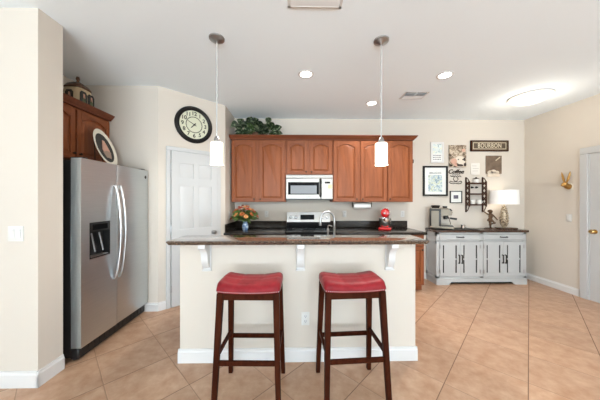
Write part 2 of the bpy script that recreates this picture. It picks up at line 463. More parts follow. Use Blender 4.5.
outlet('power_outlet', 'white outlet on the back wall between the range and the red mixer', (0.86, YB, 1.152))
outlet('power_outlet', 'white outlet on the back wall right of the red mixer, past the last upper cabinet', (1.90, YB, 1.152))
outlet('power_outlet', 'white outlet on the pantry side wall left of the flower bouquet', (-1.08, 3.85, 1.155), PI / 2)
outlet('light_switch', 'white double rocker switch on the near left wall beside the refrigerator', (-2.095, 1.81, 1.148), 0, 2)
outlet('light_switch', 'white single switch on the right wall below the gold rabbit head', (XR, 3.50, 1.13), -PI / 2, 1)

# ------------------------------------------------------------------ cabinets
def arch_pts(x0, x1, zside, rise, n=14):
    """cathedral curve from right to left"""
    out = []
    for i in range(n + 1):
        u = 1 - 2 * i / n
        s = max(0.0, 1 - (u / 0.82) ** 2) if abs(u) < 0.82 else 0
        out.append((x0 + (x1 - x0) * (u + 1) / 2, zside + rise * s ** 0.8))
    return out
def cab_door(parent, x0, x1, z0, z1, y, knob=None, arch=True, name='door', fm=0.05):
    w, h = x1 - x0, z1 - z0
    b = MB(True)
    T = 0.021
    b.box(0, w, -0.006, 0, 0, h)
    b.box(0, fm, -T, -0.0055, 0, h, 0.003, 1).box(w - fm, w, -T, -0.0055, 0, h, 0.003, 1)
    b.mi = 1
    b.box(fm, w - fm, -T + 0.0005, -0.0055, 0, fm)
    rise = 0.045 if arch else 0
    zs = h - fm - rise
    if arch:
        poly = [(fm, h), (fm, zs)] + list(reversed(arch_pts(fm, w - fm, zs, rise)))[1:-1] + [(w - fm, zs), (w - fm, h)]
        b.prism(poly, -T + 0.0005, -0.0055)
    else: b.box(fm, w - fm, -T + 0.0005, -0.0055, h - fm, h)
    b.mi = 0
    g, m = 0.007, 0.024
    def outline(o):
        a, c = fm + g + o, w - fm - g - o
        pts = [(a, fm + g + o), (c, fm + g + o)]
        top = arch_pts(a, c, zs - g - o, rise) if arch else [(c, zs - g - o), (a, zs - g - o)]
        return pts + top
    o0, o1 = outline(0), outline(m); k = len(o0)
    b.mesh([(x, -0.0058, z) for x, z in o0] + [(x, -0.0178, z) for x, z in o1], [tuple(range(k, 2 * k))] + [(i, (i + 1) % k, k + (i + 1) % k, k + i) for i in range(k)])
    d = b.build(name, [WOOD, WOODX], parent, loc=(x0, y, z0), ang=25)
    if knob:
        kx, kz = knob
        b = MB(); b.lathe([(0, 0), (0.007, 0), (0.005, 0.012), (0.013, 0.018), (0.014, 0.024), (0, 0.029)], Matrix.Translation((kx, -T, kz)) @ Matrix.Rotation(PI / 2, 4, 'X'), 12)
        b.build('knob', DKBRONZE, d)
    return d
def upper(name, label, x0, x1, z0, z1, doors, yb=YB, depth=0.31):
    """wall cabinet; local origin at its back left bottom corner on the wall"""
    r = thing(name, label, 'cabinet', (x0, yb, z0))
    w, h = x1 - x0, z1 - z0
    MB().box(0.0008, w - 0.0008, -depth, -0.002, 0, h, 0.002, 1).build('cabinet_box', WOOD, r)
    for a, c, kx in doors:
        kw = (0.025 if kx < 0 else (c - a) - 0.025)
        cab_door(r, a - x0, c - x0, 0.012, h - 0.02, -depth - 0.0005, (kw, 0.035))
    return r
UT = 2.385
upper('wall_cabinet', 'cherry wall cabinet with two tall arched doors left of the microwave, below the leafy plant', -1.057, -0.165, 1.367, UT, [(-1.045, -0.655, 1), (-0.602, -0.180, -1)])
upper('wall_cabinet', 'short cherry wall cabinet with two arched doors above the microwave', -0.165, 0.598, 1.812, UT, [(-0.148, 0.188, 1), (0.226, 0.585, -1)])
upper('wall_cabinet', 'cherry wall cabinet with two tall arched doors just right of the microwave', 0.598, 1.503, 1.367, UT, [(0.612, 1.018, 1), (1.063, 1.492, -1)])
upper('wall_cabinet', 'narrow single-door cherry wall cabinet at the right end of the upper row', 1.503, 1.933, 1.367, UT, [(1.513, 1.921, -1)])
CROWN = [(0, 0), (0.008, 0), (0.014, 0.015), (0.03, 0.028), (0.045, 0.05), (0.052, 0.055), (0.052, 0.066), (0, 0.066)]
def crown(path, z):
    """mitred crown profile along a plan path; the outward side is on the right of travel"""
    P = [Vector((*p, 0)) for p in path]; vs = []; k = len(CROWN)
    for i, p in enumerate(P):
        ds = []
        if i > 0: ds.append((P[i] - P[i - 1]).normalized())
        if i < len(P) - 1: ds.append((P[i + 1] - P[i]).normalized())
        ns = [Vector((d.y, -d.x, 0)) for d in ds]
        m = sum(ns, Vector()); m.normalize(); m /= m.dot(ns[0])
        for o, h in CROWN: vs.append(p + m * o + Vector((0, 0, z + h)))
    fs = [tuple(range(k)), tuple(range(k * (len(P) - 1), k * len(P)))]
    for s in range(len(P) - 1):
        for i in range(k): fs.append((s * k + i, s * k + (i + 1) % k, (s + 1) * k + (i + 1) % k, (s + 1) * k + i))
    return vs, fs
b = MB(); b.mesh(*crown([(-1.057, YB - 0.002), (-1.057, YB - 0.331), (1.933, YB - 0.331), (1.933, YB - 0.002)], UT))
b.box(-1.057, 1.933, YB - 0.332, YB - 0.002, UT + 0.002, UT + 0.012)
tag(b.build('crown_moulding', CROWNW, ang=20), 'long cherry crown moulding capping the whole row of upper cabinets', 'moulding')

# cabinet above the fridge (faces +x)
r = thing('wall_cabinet', 'cherry cabinet with arched doors high on the wall above the refrigerator', 'cabinet', (-2.69, 2.085, 1.83), PI / 2)
MB().box(0.0, 0.935, -0.34, -0.002, 0, UT - 1.83, 0.002, 1).build('cabinet_box', WOOD, r)
cab_door(r, 0.015, 0.455, 0.012, 0.535, -0.3405, (0.415, 0.05))
cab_door(r, 0.478, 0.915, 0.012, 0.535, -0.3405, (0.025, 0.05))
b = MB(); b.mesh(*crown([(-2.688, 2.085), (-2.33, 2.085), (-2.33, 3.018)], UT)); b.box(-2.688, -2.33, 2.086, 3.018, UT + 0.002, UT + 0.012)
tag(b.build('crown_moulding', CROWNW, ang=20), 'short cherry crown moulding on the cabinet above the refrigerator', 'moulding')

# ------------------------------------------------------------------ base cabinets, counters
def base_cab(label, x0, x1, yfront, yback, face, units, ztop=0.872, hollow=False):
    """face=-1 front towards -Y"""
    if face < 0: r = thing('base_cabinet', label, 'cabinet', (x0, yback, 0))
    else: r = thing('base_cabinet', label, 'cabinet', (x1, yback, 0), PI)
    w = x1 - x0; d = abs(yback - yfront) - 0.021
    if hollow:
        MB().box(0.001, 0.019, -d, -0.002, 0.1, ztop).box(w - 0.019, w - 0.001, -d, -0.002, 0.1, ztop).box(0.019, w - 0.019, -d, -0.002, 0.1, 0.118).box(0.019, w - 0.019, -d, -d + 0.018, 0.118, ztop).build('cabinet_box', WOOD, r)
    else:
        MB().box(0.001, w - 0.001, -d, -0.002, 0.1, ztop, 0.002, 1).build('cabinet_box', WOOD, r)
    MB().box(0.001, w - 0.001, -d + 0.07, -0.002, 0.0, 0.1).build('toe_kick', WOOD, r)
    for a, c in units:
        cab_door(r, a, c, 0.115, 0.69, -d - 0.0005, (c - a - 0.03, 0.53), False)
        cab_door(r, a, c, 0.71, 0.86, -d - 0.0005, ((c - a) / 2, 0.075), False, 'drawer', 0.035)
    return r
base_cab('cherry base cabinet under the back counter left of the range', -1.076, -0.168, 3.565, YB, -1, [(0.02, 0.44), (0.46, 0.89)])
base_cab('cherry base cabinet under the back counter right of the range, seen past the bar end', 0.602, 1.955, 3.565, YB, -1, [(0.02, 0.42), (0.44, 0.86), (0.88, 1.335)])
base_cab('cherry sink base cabinet behind the bar half wall', -0.99, 1.035, 2.80, 2.18, 1, [(0.02, 0.5), (0.52, 1.0), (1.02, 1.5), (1.52, 2.0)], hollow=True)

def slab_top(label, x0, x1, y0, y1, z0, z1, splashes):
    r = thing('countertop', label, 'countertop', (x0, y1, z0))
    MB().box(0, x1 - x0, y0 - y1, 0, 0, z1 - z0, 0.008, 2).build('slab', GRANITEB, r)
    for n_, a, c, d, e in splashes:
        struct(MB().box(a, c, d, e, z1 + 0.0005, 1.03, 0.003, 1).build('trim_%d' % n_, GRANITEB))
slab_top('black granite counter left of the range', -1.078, -0.168, 3.535, YB - 0.002, 0.873, 0.912,
         [(1, -1.058, -0.168, YB - 0.022, YB - 0.002), (2, -1.078, -1.058, 3.60, YB - 0.002)])
slab_top('black granite counter under the red stand mixer', 0.602, 1.978, 3.535, YB - 0.002, 0.873, 0.912,
         [(3, 0.602, 1.978, YB - 0.022, YB - 0.002)])
def sink_counter():
    b = MB()
    x0, x1, y0, y1, sx0, sx1, sy0, sy1 = -1.0, 1.045, 2.182, 2.83, -0.05, 0.72, 2.33, 2.69
    b.box(x0, sx0, y0, y1, 0.873, 0.912).box(sx1, x1, y0, y1, 0.873, 0.912).box(sx0, sx1, y0, sy0, 0.873, 0.912).box(sx0, sx1, sy1, y1, 0.873, 0.912)
    return tag(b.build('countertop', GRANITE), 'lower granite sink counter on the kitchen side of the bar', 'countertop')
sink_counter()
# bar top: thick slab with an ogee-like front edge
b = MB()
prof = [(0.0, 0.0), (0.010, -0.004), (0.014, -0.012), (0.008, -0.020), (0.004, -0.028), (0.0, -0.036)]
x0, x1, y0, y1, zt = -1.032, 1.078, 1.905, 2.215, 1.074
vs = []
for o, z in prof:
    e = 0.010 - o
    vs += [(x0 + e, y0 + e, zt + z), (x1 - e, y0 + e, zt + z), (x1 - e, y1 - e, zt + z), (x0 + e, y1 - e, zt + z)]
k = len(prof)
b.mesh(vs, [(0, 1, 2, 3), tuple(range(4 * k - 4, 4 * k))] + [(4 * j + i, 4 * j + (i + 1) % 4, 4 * j + 4 + (i + 1) % 4, 4 * j + 4 + i) for j in range(k - 1) for i in range(4)])
tag(b.build('bar_countertop', GRANITE), 'long brown granite bar top on the half wall behind the stools', 'countertop')

# corbels
def corbel(label, x):
    r = thing('corbel', label, 'bracket', (x, 2.06, 0.80))
    H, D, w = 0.236, 0.135, 0.055
    MB().box(-w / 2 - 0.008, w / 2 + 0.008, -0.014, -0.0005, 0.0, H, 0.004, 1).build('back_plate', WHITE, r)
    pts = [(-0.013, H), (-D, H), (-D, H - 0.03)]
    for i in range(1, 15):
        u = i / 14
        pts.append((-D + (D - 0.03) * (u ** 0.75) + 0.012 * math.sin(u * PI * 2), H - 0.03 - (H - 0.055) * u))
    pts += [(-0.02, 0.02), (-0.013, 0.02)]
    b = MB(); b.prism([(y, z) for y, z in pts], -w / 2, w / 2, Matrix.Rotation(PI / 2, 4, 'Z'))
    b.build('scroll_bracket', WHITE, r)
    MB().box(-w / 2 - 0.012, w / 2 + 0.012, -0.026, -0.0005, -0.010, 0.003, 0.003, 1).build('foot_ledge', WHITE, r)
    return r
corbel('white scrolled corbel under the bar top, leftmost, beyond the left stool', -0.765)
corbel('white scrolled corbel under the middle of the bar top, between the stools', 0.038)
corbel('white scrolled corbel under the bar top near its right end, beyond the right stool', 0.812)

# ------------------------------------------------------------------ refrigerator (front faces +x)
FR = thing('refrigerator', 'stainless side-by-side refrigerator with ice dispenser against the left wall', 'refrigerator', (-2.66, 2.075, 0), PI / 2)
# local x = along the front (0 near .. 0.925 far), -y = out of the front; body depth to -0.72, doors to -0.805
FW = 0.925
MB().box(0.005, FW - 0.005, -0.715, -0.02, 0.03, 1.745, 0.006, 1).build('body', BLACKP, FR)
b = MB(); b.box(0.01, FW - 0.01, -0.775, -0.70, 0.012, 0.108, 0.01, 1)
for i in range(14): b.box(0.05 + i * 0.06, 0.095 + i * 0.06, -0.779, -0.77, 0.03, 0.09)
b.build('kick_grille', BLACKP, FR)
for x in (0.05, FW - 0.05): MB().cyl((x, -0.72, 0), (x, -0.72, 0.03), 0.025).build('foot', BLACKP, FR)
# freezer door with a hole for the dispenser, built as a frame of boxes
split = 0.41
zb, zt2 = 0.118, 1.765
dx0, dx1, dz0, dz1 = 0.085, 0.318, 0.865, 1.195
b = MB(); ya, yb2 = -0.805, -0.72
b.box(0.0, dx0, ya, yb2, zb, zt2).box(dx1, split - 0.004, ya, yb2, zb, zt2).box(dx0, dx1, ya, yb2, zb, dz0).box(dx0, dx1, ya, yb2, dz1, zt2)
bmesh.ops.remove_doubles(b.bm, verts=b.bm.verts[:], dist=1e-5)
fd = b.build('freezer_door', STEEL, FR)
b = MB(); b.box(dx0, dx1, -0.74, -0.73, dz0, dz1).box(dx0, dx0 + 0.004, ya - 0.002, -0.74, dz0, dz1).box(dx1 - 0.004, dx1, ya - 0.002, -0.74, dz0, dz1).box(dx0, dx1, ya - 0.002, -0.74, dz1 - 0.085, dz1).box(dx0, dx1, ya - 0.002, -0.74, dz0, dz0 + 0.012)
b.build('dispenser_recess', BLACKP, fd)
b = MB(); b.box(dx0 + 0.03, dx1 - 0.03, ya - 0.004, ya - 0.001, dz1 - 0.07, dz1 - 0.02, 0.001, 1); b.build('dispenser_display', BLACKG, fd)
b = MB(); b.obox((0.15, -0.765, 1.09), (0.165, -0.79, 0.92), 0.035, 0.008).obox((0.24, -0.765, 1.09), (0.255, -0.79, 0.92), 0.035, 0.008); b.build('dispenser_paddle', mat('paddle_grey', (0.22, 0.22, 0.22), 0.5, 0.3), fd)
b = MB(); b.box(dx0 + 0.02, dx1 - 0.02, -0.80, -0.745, dz0 + 0.012, dz0 + 0.02); b.build('drip_grille', STEELD, fd)
MB().box(dx0 - 0.006, dx1 + 0.006, ya - 0.004, ya, dz0 - 0.008, dz0).build('dispenser_trim', STEELD, fd)
rd = MB().box(split + 0.004, FW, ya, yb2, zb, zt2, 0.006, 2).build('fridge_door', STEEL, FR)
b = MB(); b.lathe([(0, 0), (0.016, 0), (0.014, 0.003), (0, 0.004)], Matrix.Translation((FW - 0.05, ya, 1.68)) @ Matrix.Rotation(PI / 2, 4, 'X'), 16, 1, 1.3); b.build('badge', BLACKP, rd)
for hx, par in ((split - 0.032, fd), (split + 0.036, rd)):
    pts = []
    for i in range(25):
        u = i / 24
        pts.append((hx, ya - 0.012 - 0.055 * math.sin(PI * u) ** 0.7, 0.60 + 0.945 * u))
    pts = [(hx, ya - 0.0005, 0.60)] + pts + [(hx, ya - 0.0005, 1.545)]
    MB().tube(pts, 0.0125, 10).build('handle', STEELD, par)
for x in (0.06, FW - 0.06): MB().box(x - 0.03, x + 0.03, -0.79, -0.68, 1.765, 1.778, 0.004, 1).build('hinge_cap', BLACKP, FR)

# oval platter on a stand on top of the fridge
r = thing('plate_stand', 'small dark wire easel holding the oval platter on top of the refrigerator', 'stand', (-2.13, 2.73, 1.7655), PI / 2)
b = MB()
for x in (-0.06, 0.06): b.tube([(x, 0.14, 0.004), (x, -0.06, 0.004), (x, -0.075, 0.02), (x, -0.072, 0.035)], 0.004, 6).tube([(x, 0.10, 0.004), (x * 0.6, 0.13, 0.3)], 0.004, 6)
b.tube([(-0.06, 0.14, 0.004), (0.06, 0.14, 0.004)], 0.004, 6).tube([(-0.036, 0.13, 0.3), (0.036, 0.13, 0.3)], 0.004, 6)
b.build('wire_frame', DKBRONZE, r)
CERAM = mat('cream_ceramic', (0.78, 0.72, 0.60), 0.2)
BLKPAINT = mat('black_glaze', (0.02, 0.018, 0.016), 0.25)
PINK = mat('pink_glaze', (0.60, 0.33, 0.24), 0.3)
TAUPE = mat('taupe_glaze', (0.33, 0.22, 0.16), 0.3)
r = thing('oval_platter', 'cream oval platter with black painted centre leaning on top of the refrigerator', 'plate', (-2.145, 2.73, 1.775), PI / 2)
LM = Matrix.Translation((0, -0.045, 0)) @ Matrix.Rotation(math.radians(-21), 4, 'X') @ Matrix.Translation((0, 0, 0.228)) @ Matrix.Rotation(PI / 2, 4, 'X')
b = MB(); b.lathe([(0, -0.006), (0.12, -0.006), (0.212, 0.014), (0.222, 0.018), (0.223, 0.021), (0.212, 0.021), (0.155, 0.008), (0, 0.006)], LM, 40, 0.62, 1.02); b.build('dish', CERAM, r)
b = MB(); b.lathe([(0, 0.007), (0.172, 0.0125), (0.172, 0.0085), (0, 0.0062)], LM, 36, 0.62, 1.02); dd = b.build('painted_centre', BLKPAINT, r)
b = MB(); b.prism([(-0.045, -0.02), (-0.03, -0.10), (0.03, -0.11), (0.05, -0.03), (0.035, 0.04), (0.022, 0.085), (0.0, 0.095), (-0.018, 0.05), (-0.03, 0.02)], -0.016, -0.008, LM @ Matrix.Rotation(-PI / 2, 4, 'X')); b.build('painted_figure', PINK, dd)
b = MB(); b.prism([(-0.05, -0.06), (-0.03, -0.12), (0.035, -0.13), (0.055, -0.05), (0.0, -0.035)], -0.0175, -0.009, LM @ Matrix.Rotation(-PI / 2, 4, 'X')); b.build('painted_apron', TAUPE, dd)

# cookie jar on the fridge cabinet
r = thing('cookie_jar', 'painted ceramic cookie jar with brown lid above the refrigerator cabinet', 'jar', (-2.47, 2.725, UT + 0.0125), PI / 2)
r.scale = (0.86, 0.86, 1.32)
def sq_lathe(b, prof, seg=32, p=4.0, sx=1, sy=1):
    rings = []
    for rr, z in prof:
        ring = []
        for k in range(seg):
            a = 2 * PI * k / seg; c, s = math.cos(a), math.sin(a)
            f = (abs(c) ** p + abs(s) ** p) ** (-1 / p)
            ring.append((rr * f * c * sx, rr * f * s * sy, z))
        rings.append(ring)
    vs = sum(rings, []); fs = [tuple(range(seg)), tuple(range(len(vs) - seg, len(vs)))]
    for j in range(len(rings) - 1):
        for k in range(seg): fs.append((j * seg + k, j * seg + (k + 1) % seg, (j + 1) * seg + (k + 1) % seg, (j + 1) * seg + k))
    return b.mesh(vs, fs)
b = MB(); sq_lathe(b, [(0.10, 0), (0.118, 0.01), (0.122, 0.09), (0.118, 0.16), (0.108, 0.185)]); jb = b.build('jar_body', mat('honey_ceramic', (0.56, 0.43, 0.26), 0.3), r)
b = MB(); sq_lathe(b, [(0.113, 0.186), (0.115, 0.196), (0.09, 0.225), (0.045, 0.245), (0.02, 0.252)]); ld = b.build('lid', mat('brown_glaze', (0.10, 0.045, 0.022), 0.25), r)
b = MB(); b.lathe([(0.02, 0.25), (0.014, 0.265), (0.022, 0.28), (0.016, 0.298), (0, 0.302)]); b.build('lid_knob', bpy.data.materials['brown_glaze'], ld)
GREENP = mat('painted_green', (0.07, 0.10, 0.04), 0.4)
for k, (ax, off) in enumerate((('f', -0.055), ('f', 0.055), ('l', 0.0))):
    b = MB(True)
    M = Matrix.Translation((off, -0.123, 0)) if ax == 'f' else Matrix.Rotation(-PI / 2, 4, 'Z') @ Matrix.Translation((0, -0.123, 0))
    w = 0.05
    b.prism([(-w, 0.05), (w, 0.05), (w, 0.14), (w * 0.6, 0.158), (-w * 0.6, 0.158), (-w, 0.14)], -0.002, 0.004, M)
    b.mi = 1; b.prism([(-w * 0.5, 0.052), (w * 0.6, 0.052), (w * 0.5, 0.09), (0, 0.12), (-w * 0.4, 0.08)], -0.004, -0.001, M)
    b.mi = 2; b.prism([(-w * 0.2, 0.10), (w * 0.4, 0.10), (w * 0.3, 0.135), (-w * 0.1, 0.14)], -0.004, -0.001, M)
    b.build('painted_scene', [BLKPAINT, GREENP, PINK], jb)
b = MB()
for i in range(7): b.boxc((-0.09 + i * 0.03, -0.119, 0.022), (0.015, 0.006, 0.03))
b.build('checkered_border', BLKPAINT, jb)

# ------------------------------------------------------------------ clock on the pantry wall
FACE = mat('clock_face_paper', (0.66, 0.66, 0.50), 0.5)
cpos = PA + dp * 0.437
r = thing('wall_clock', 'round black-rimmed wall clock with cream face above the pantry door', 'clock', (cpos.x, cpos.y, 2.44), ang)
MX = Matrix.Rotation(PI / 2, 4, 'X')
b = MB(); b.lathe([(0.195, 0.012), (0.195, 0.022), (0.205, 0.034), (0.225, 0.042), (0.243, 0.034), (0.252, 0.018), (0.252, 0.001), (0.195, 0.001), (0.195, 0.012)], MX, 56)
b.build('rim', BLACKW, r)
b = MB(); b.lathe([(0, 0.002), (0.197, 0.002), (0.197, 0.012), (0, 0.012)], MX, 48); fc = b.build('face', FACE, r)
INK = mat('clock_ink', (0.02, 0.018, 0.014), 0.6)
b = MB(); b.lathe([(0.104, 0.0118), (0.104, 0.0128), (0.112, 0.0128), (0.112, 0.0118), (0.104, 0.0118)], MX, 48); b.lathe([(0.10, 0.0118), (0.10, 0.0128), (0.1015, 0.0128), (0.1015, 0.0118), (0.10, 0.0118)], MX, 48)
b.build('chapter_ring', INK, fc)
for hnum in range(1, 13):
    a = PI / 2 - hnum * PI / 6
    text_obj('numeral', str(hnum), 0.072, INK, fc, (0.153 * math.cos(a), -0.0125, 0.152 * math.sin(a)), depth=0.0008, bold=0.0018)
def hand(name, deg, L, w, y):
    a = math.radians(90 - deg); M = Matrix.Rotation(-a, 4, 'Y')
    b = MB(); b.prism([(-0.03, -w * 0.6), (L * 0.7, -w * 0.5), (L, 0), (L * 0.7, w * 0.5), (-0.03, w * 0.6)], y, y - 0.0015, M); b.build(name, INK, r)
hand('hour_hand', 222, 0.075, 0.012, -0.016)
hand('minute_hand', 296, 0.12, 0.008, -0.019)
MB().cyl((0, -0.012, 0), (0, -0.024, 0), 0.012).build('hub', INK, r)

# ------------------------------------------------------------------ ceiling fittings
def pendant(label, x, y):
    r = thing('pendant_lamp', label, 'pendant lamp', (x, y, CZ))
    b = MB(); b.lathe([(0, 0), (0.068, 0), (0.066, -0.012), (0.045, -0.026), (0.02, -0.032), (0.008, -0.042), (0, -0.043)], None, 28); b.build('canopy', NICKEL, r)
    MB().cyl((0, 0, -0.04), (0, 0, -0.885), 0.0055, seg=10).build('stem', GREYW, r)
    b = MB(); b.lathe([(0, -0.875), (0.014, -0.875), (0.018, -0.885), (0.026, -0.905), (0.028, -0.924), (0, -0.924)], None, 20); b.build('socket_cap', NICKEL, r)
    b = MB(); b.lathe([(0.010, -0.926), (0.050, -0.928), (0.055, -0.936), (0.0555, -1.126), (0.0525, -1.126), (0.052, -0.942), (0.010, -0.928)], None, 32); b.build('lamp_shade', SHADE_ON, r)
    b = MB(); b.lathe([(0, -0.93), (0.014, -0.935), (0.016, -0.97), (0.026, -1.0), (0.026, -1.03), (0.014, -1.05), (0, -1.053)], None, 16); b.build('bulb', SHADE_ON, r)
    l = bpy.data.lights.new('pendant_bulb_light', 'POINT'); l.energy = 9; l.color = (1, 0.92, 0.80); l.shadow_soft_size = 0.04
    o = bpy.data.objects.new('pendant_bulb_light', l); COL.objects.link(o); o.location = (0, 0, -1.17); o.parent = r
    return r
pendant('lit white cylinder pendant lamp hanging left, in front of the pantry door', -0.705, 2.12)
pendant('lit white cylinder pendant lamp hanging right, in front of the cherry cabinets', 0.768, 2.125)

def downlight(label, x, y, power=80):
    r = thing('recessed_light', label, 'ceiling light', (x, y, CZ), 0, 'recessed ceiling downlights')
    b = MB(); b.lathe([(0.066, -0.001), (0.088, -0.001), (0.088, -0.004), (0.080, -0.009), (0.066, -0.007), (0.066, -0.001)], None, 32); b.build('trim_ring', WHITE, r)
    b = MB(); b.lathe([(0, -0.001), (0.068, -0.001), (0.068, -0.006), (0, -0.008)], None, 28); b.build('lens', CANLENS, r)
    l = bpy.data.lights.new('downlight', 'SPOT'); l.energy = power; l.spot_size = math.radians(150); l.spot_blend = 0.8; l.color = (1, 0.98, 0.95); l.shadow_soft_size = 0.06
    o = bpy.data.objects.new('downlight', l); COL.objects.link(o); o.location = (0, 0, -0.02); o.parent = r
downlight('lit recessed downlight in the ceiling between the two pendant lamps', 0.113, 2.707)
downlight('lit recessed downlight farthest back, nearest the crown of the cherry cabinets', 1.124, 3.50, 42)
downlight('lit recessed downlight on the right, just in front of the small ceiling vent', 1.715, 2.702)
r = thing('dome_light', 'glowing shallow glass dome light on the ceiling by the right wall', 'ceiling light', (3.25, 3.24, CZ))
b = MB(); b.lathe([(0, -0.001), (0.235, -0.001), (0.24, -0.010), (0.235, -0.016), (0, -0.016)], None, 40); b.build('base_ring', WHITE, r)
b = MB(); b.lathe([(0.0, -0.100), (0.07, -0.096), (0.15, -0.075), (0.205, -0.047), (0.234, -0.018), (0.234, -0.012), (0, -0.012)], None, 40); b.build('glass_bowl', DOMEG, r)
l = bpy.data.lights.new('dome_bulb_light', 'POINT'); l.energy = 9; l.color = (1, 0.92, 0.80); l.shadow_soft_size = 0.2
o = bpy.data.objects.new('dome_bulb_light', l); COL.objects.link(o); o.location = (0, 0, -0.20); o.parent = r

def vent(label, cx, cy, w, d, nb, dark, rotz=0, two=False):
    r = thing('ceiling_vent', label, 'vent', (cx, cy, CZ), rotz)
    f = 0.022
    b = MB(); b.box(-w / 2, w / 2, -d / 2, -d / 2 + f, -0.004, -0.001).box(-w / 2, w / 2, d / 2 - f, d / 2, -0.004, -0.001).box(-w / 2, -w / 2 + f, -d / 2, d / 2, -0.004, -0.001).box(w / 2 - f, w / 2, -d / 2, d / 2, -0.004, -0.001)
    b.build('frame', WHITE, r)
    MB().box(-w / 2 + 0.01, w / 2 - 0.01, -d / 2 + 0.01, d / 2 - 0.01, -0.003, -0.001).build('duct_backing', dark, r)
    b = MB()
    for i in range(nb):
        y = -d / 2 + f + (i + 0.5) * (d - 2 * f) / nb
        if two and i < nb // 2:
            b.boxc((0, y, -0.010), (w - 2 * f, (d - 2 * f) / nb * 0.55, 0.0015), 0, Matrix.Rotation(math.radians(55), 4, 'X'))
        else:
            b.boxc((0, y, -0.010), (w - 2 * f, (d - 2 * f) / nb * 0.7, 0.0015), 0, Matrix.Rotation(math.radians(-38), 4, 'X'))
    if two: b.box(-0.006, 0.006, -d / 2 + f, d / 2 - f, -0.016, -0.003)
    b.build('louvre', WHITE, r)
GREY = mat('duct_grey', (0.12, 0.12, 0.12), 0.7)
vent('large white slatted return vent at the top edge above the bar', 0.138, 1.655, 0.40, 0.24, 8, mat('pale_duct', (0.30, 0.30, 0.295), 0.7))
vent('small ceiling supply vent with dark louvres near the cherry cabinets', 1.62, 3.235, 0.32, 0.22, 6, SLOT, 0, True)

# ------------------------------------------------------------------ microwave and range
r = thing('microwave', 'stainless over-the-range microwave under the short cherry cabinet', 'microwave', (0.216, YB, 1.403))
MB().box(-0.379, 0.379, -0.35, -0.002, 0.0, 0.407, 0.003, 1).build('body', mat('dark_case', (0.03, 0.03, 0.03), 0.4), r)
WSTEEL = ramp_mat('pale_steel', [(0.3, (0.30, 0.285, 0.265)), (0.7, (0.35, 0.335, 0.31))], (90, 1, 1), 4, 3, 0.42, metal=0.85)
b = MB(); b.box(-0.379, 0.379, -0.372, -0.35, 0.352, 0.404, 0.004, 1)
vg = b.build('vent_strip', WSTEEL, r)
b = MB()
for i in range(24): b.box(-0.34 + i * 0.0285, -0.32 + i * 0.0285, -0.3735, -0.37, 0.385, 0.392)
b.build('vent_slot', GREY, vg)
dr = MB().box(-0.379, 0.185, -0.374, -0.35, 0.012, 0.349, 0.006, 1).build('door', WSTEEL, r)
MB().box(-0.345, 0.155, -0.3765, -0.373, 0.085, 0.285, 0.002, 1).build('door_glass', BLACKG, dr)
MB().box(-0.305, 0.118, -0.378, -0.376, 0.098, 0.232, 0.001, 1).build('window', mat('mesh_window_grey', (0.16, 0.165, 0.175), 0.25), dr)
b = MB(); b.tube([(0.178, -0.373, 0.06), (0.178, -0.405, 0.075), (0.178, -0.41, 0.18), (0.178, -0.405, 0.315), (0.178, -0.373, 0.33)], 0.018, 8); b.build('handle', mat('dark_handle', (0.025, 0.024, 0.023), 0.4, spec=0.2), dr)
cp = MB().box(0.189, 0.379, -0.374, -0.35, 0.012, 0.349, 0.006, 1).build('control_panel', WSTEEL, r)
MB().box(0.25, 0.335, -0.3755, -0.373, 0.265, 0.292, 0.001, 1).build('display', BLACKG, cp)
b = MB()
for i in range(4):
    for j in range(5): b.box(0.222 + i * 0.035, 0.248 + i * 0.035, -0.3755, -0.373, 0.07 + j * 0.035, 0.092 + j * 0.035, 0.001, 1)
b.build('keypad', mat('pale_keys', (0.62, 0.63, 0.62), 0.4), cp)
MB().box(0.30, 0.365, -0.3762, -0.3755, 0.18, 0.25).build('paper_sticker', mat('yellow_paper', (0.72, 0.58, 0.30), 0.7), cp)
b = MB()
for i in range(7): b.box(-0.05 + i * 0.013, -0.042 + i * 0.013, -0.3748, -0.3738, 0.042, 0.052)
b.build('maker_mark', GREY, dr)

r = thing('range', 'freestanding electric range with white control backguard and black glass top', 'stove', (0.217, YB, 0))
MB().box(-0.378, 0.378, -0.62, -0.012, 0.06, 0.898, 0.003, 1).build('body', BLACKP, r)
b = MB()
for x in (-0.33, 0.33):
    for y in (-0.58, -0.06): b.cyl((x, y, 0), (x, y, 0.06), 0.02, seg=10)
b.build('feet', BLACKP, r)
MB().box(-0.379, 0.379, -0.66, -0.085, 0.898, 0.916, 0.005, 2).build('cooktop', BLACKG, r)
for x, y, q in ((-0.19, -0.22, 0.09), (0.19, -0.22, 0.075), (-0.19, -0.5, 0.075), (0.19, -0.5, 0.11)):
    b = MB(); b.lathe([(q - 0.003, 0.9162), (q - 0.003, 0.9166), (q, 0.9166), (q, 0.9162), (q - 0.003, 0.9162)], Matrix.Translation((x, y, 0)), 32)
    b.build('burner_ring', GREY, r)
b = MB(); b.prism([(-0.085, 0.898), (-0.012, 0.898), (-0.012, 1.02), (-0.075, 1.02)], -0.378, 0.378, Matrix.Rotation(PI / 2, 4, 'Z')); b.build('backguard_riser', BLACKG, r)
b = MB(); b.prism([(-0.078, 1.018), (-0.012, 1.018), (-0.012, 1.186), (-0.050, 1.186)], -0.379, 0.379, Matrix.Rotation(PI / 2, 4, 'Z')); bgd = b.build('backguard', mat('white_enamel', (0.80, 0.80, 0.79), 0.25), r)
tl = Matrix.Translation((0, -0.064, 1.10)) @ Matrix.Rotation(math.radians(-9.5), 4, 'X')
b = MB(); b.boxc((0, 0, 0), (0.24, 0.006, 0.085), 0.002, None, 1); b.bm.transform(tl @ Matrix.Translation((-0.02, -0.002, 0))); b.build('clock_display', BLACKG, bgd)
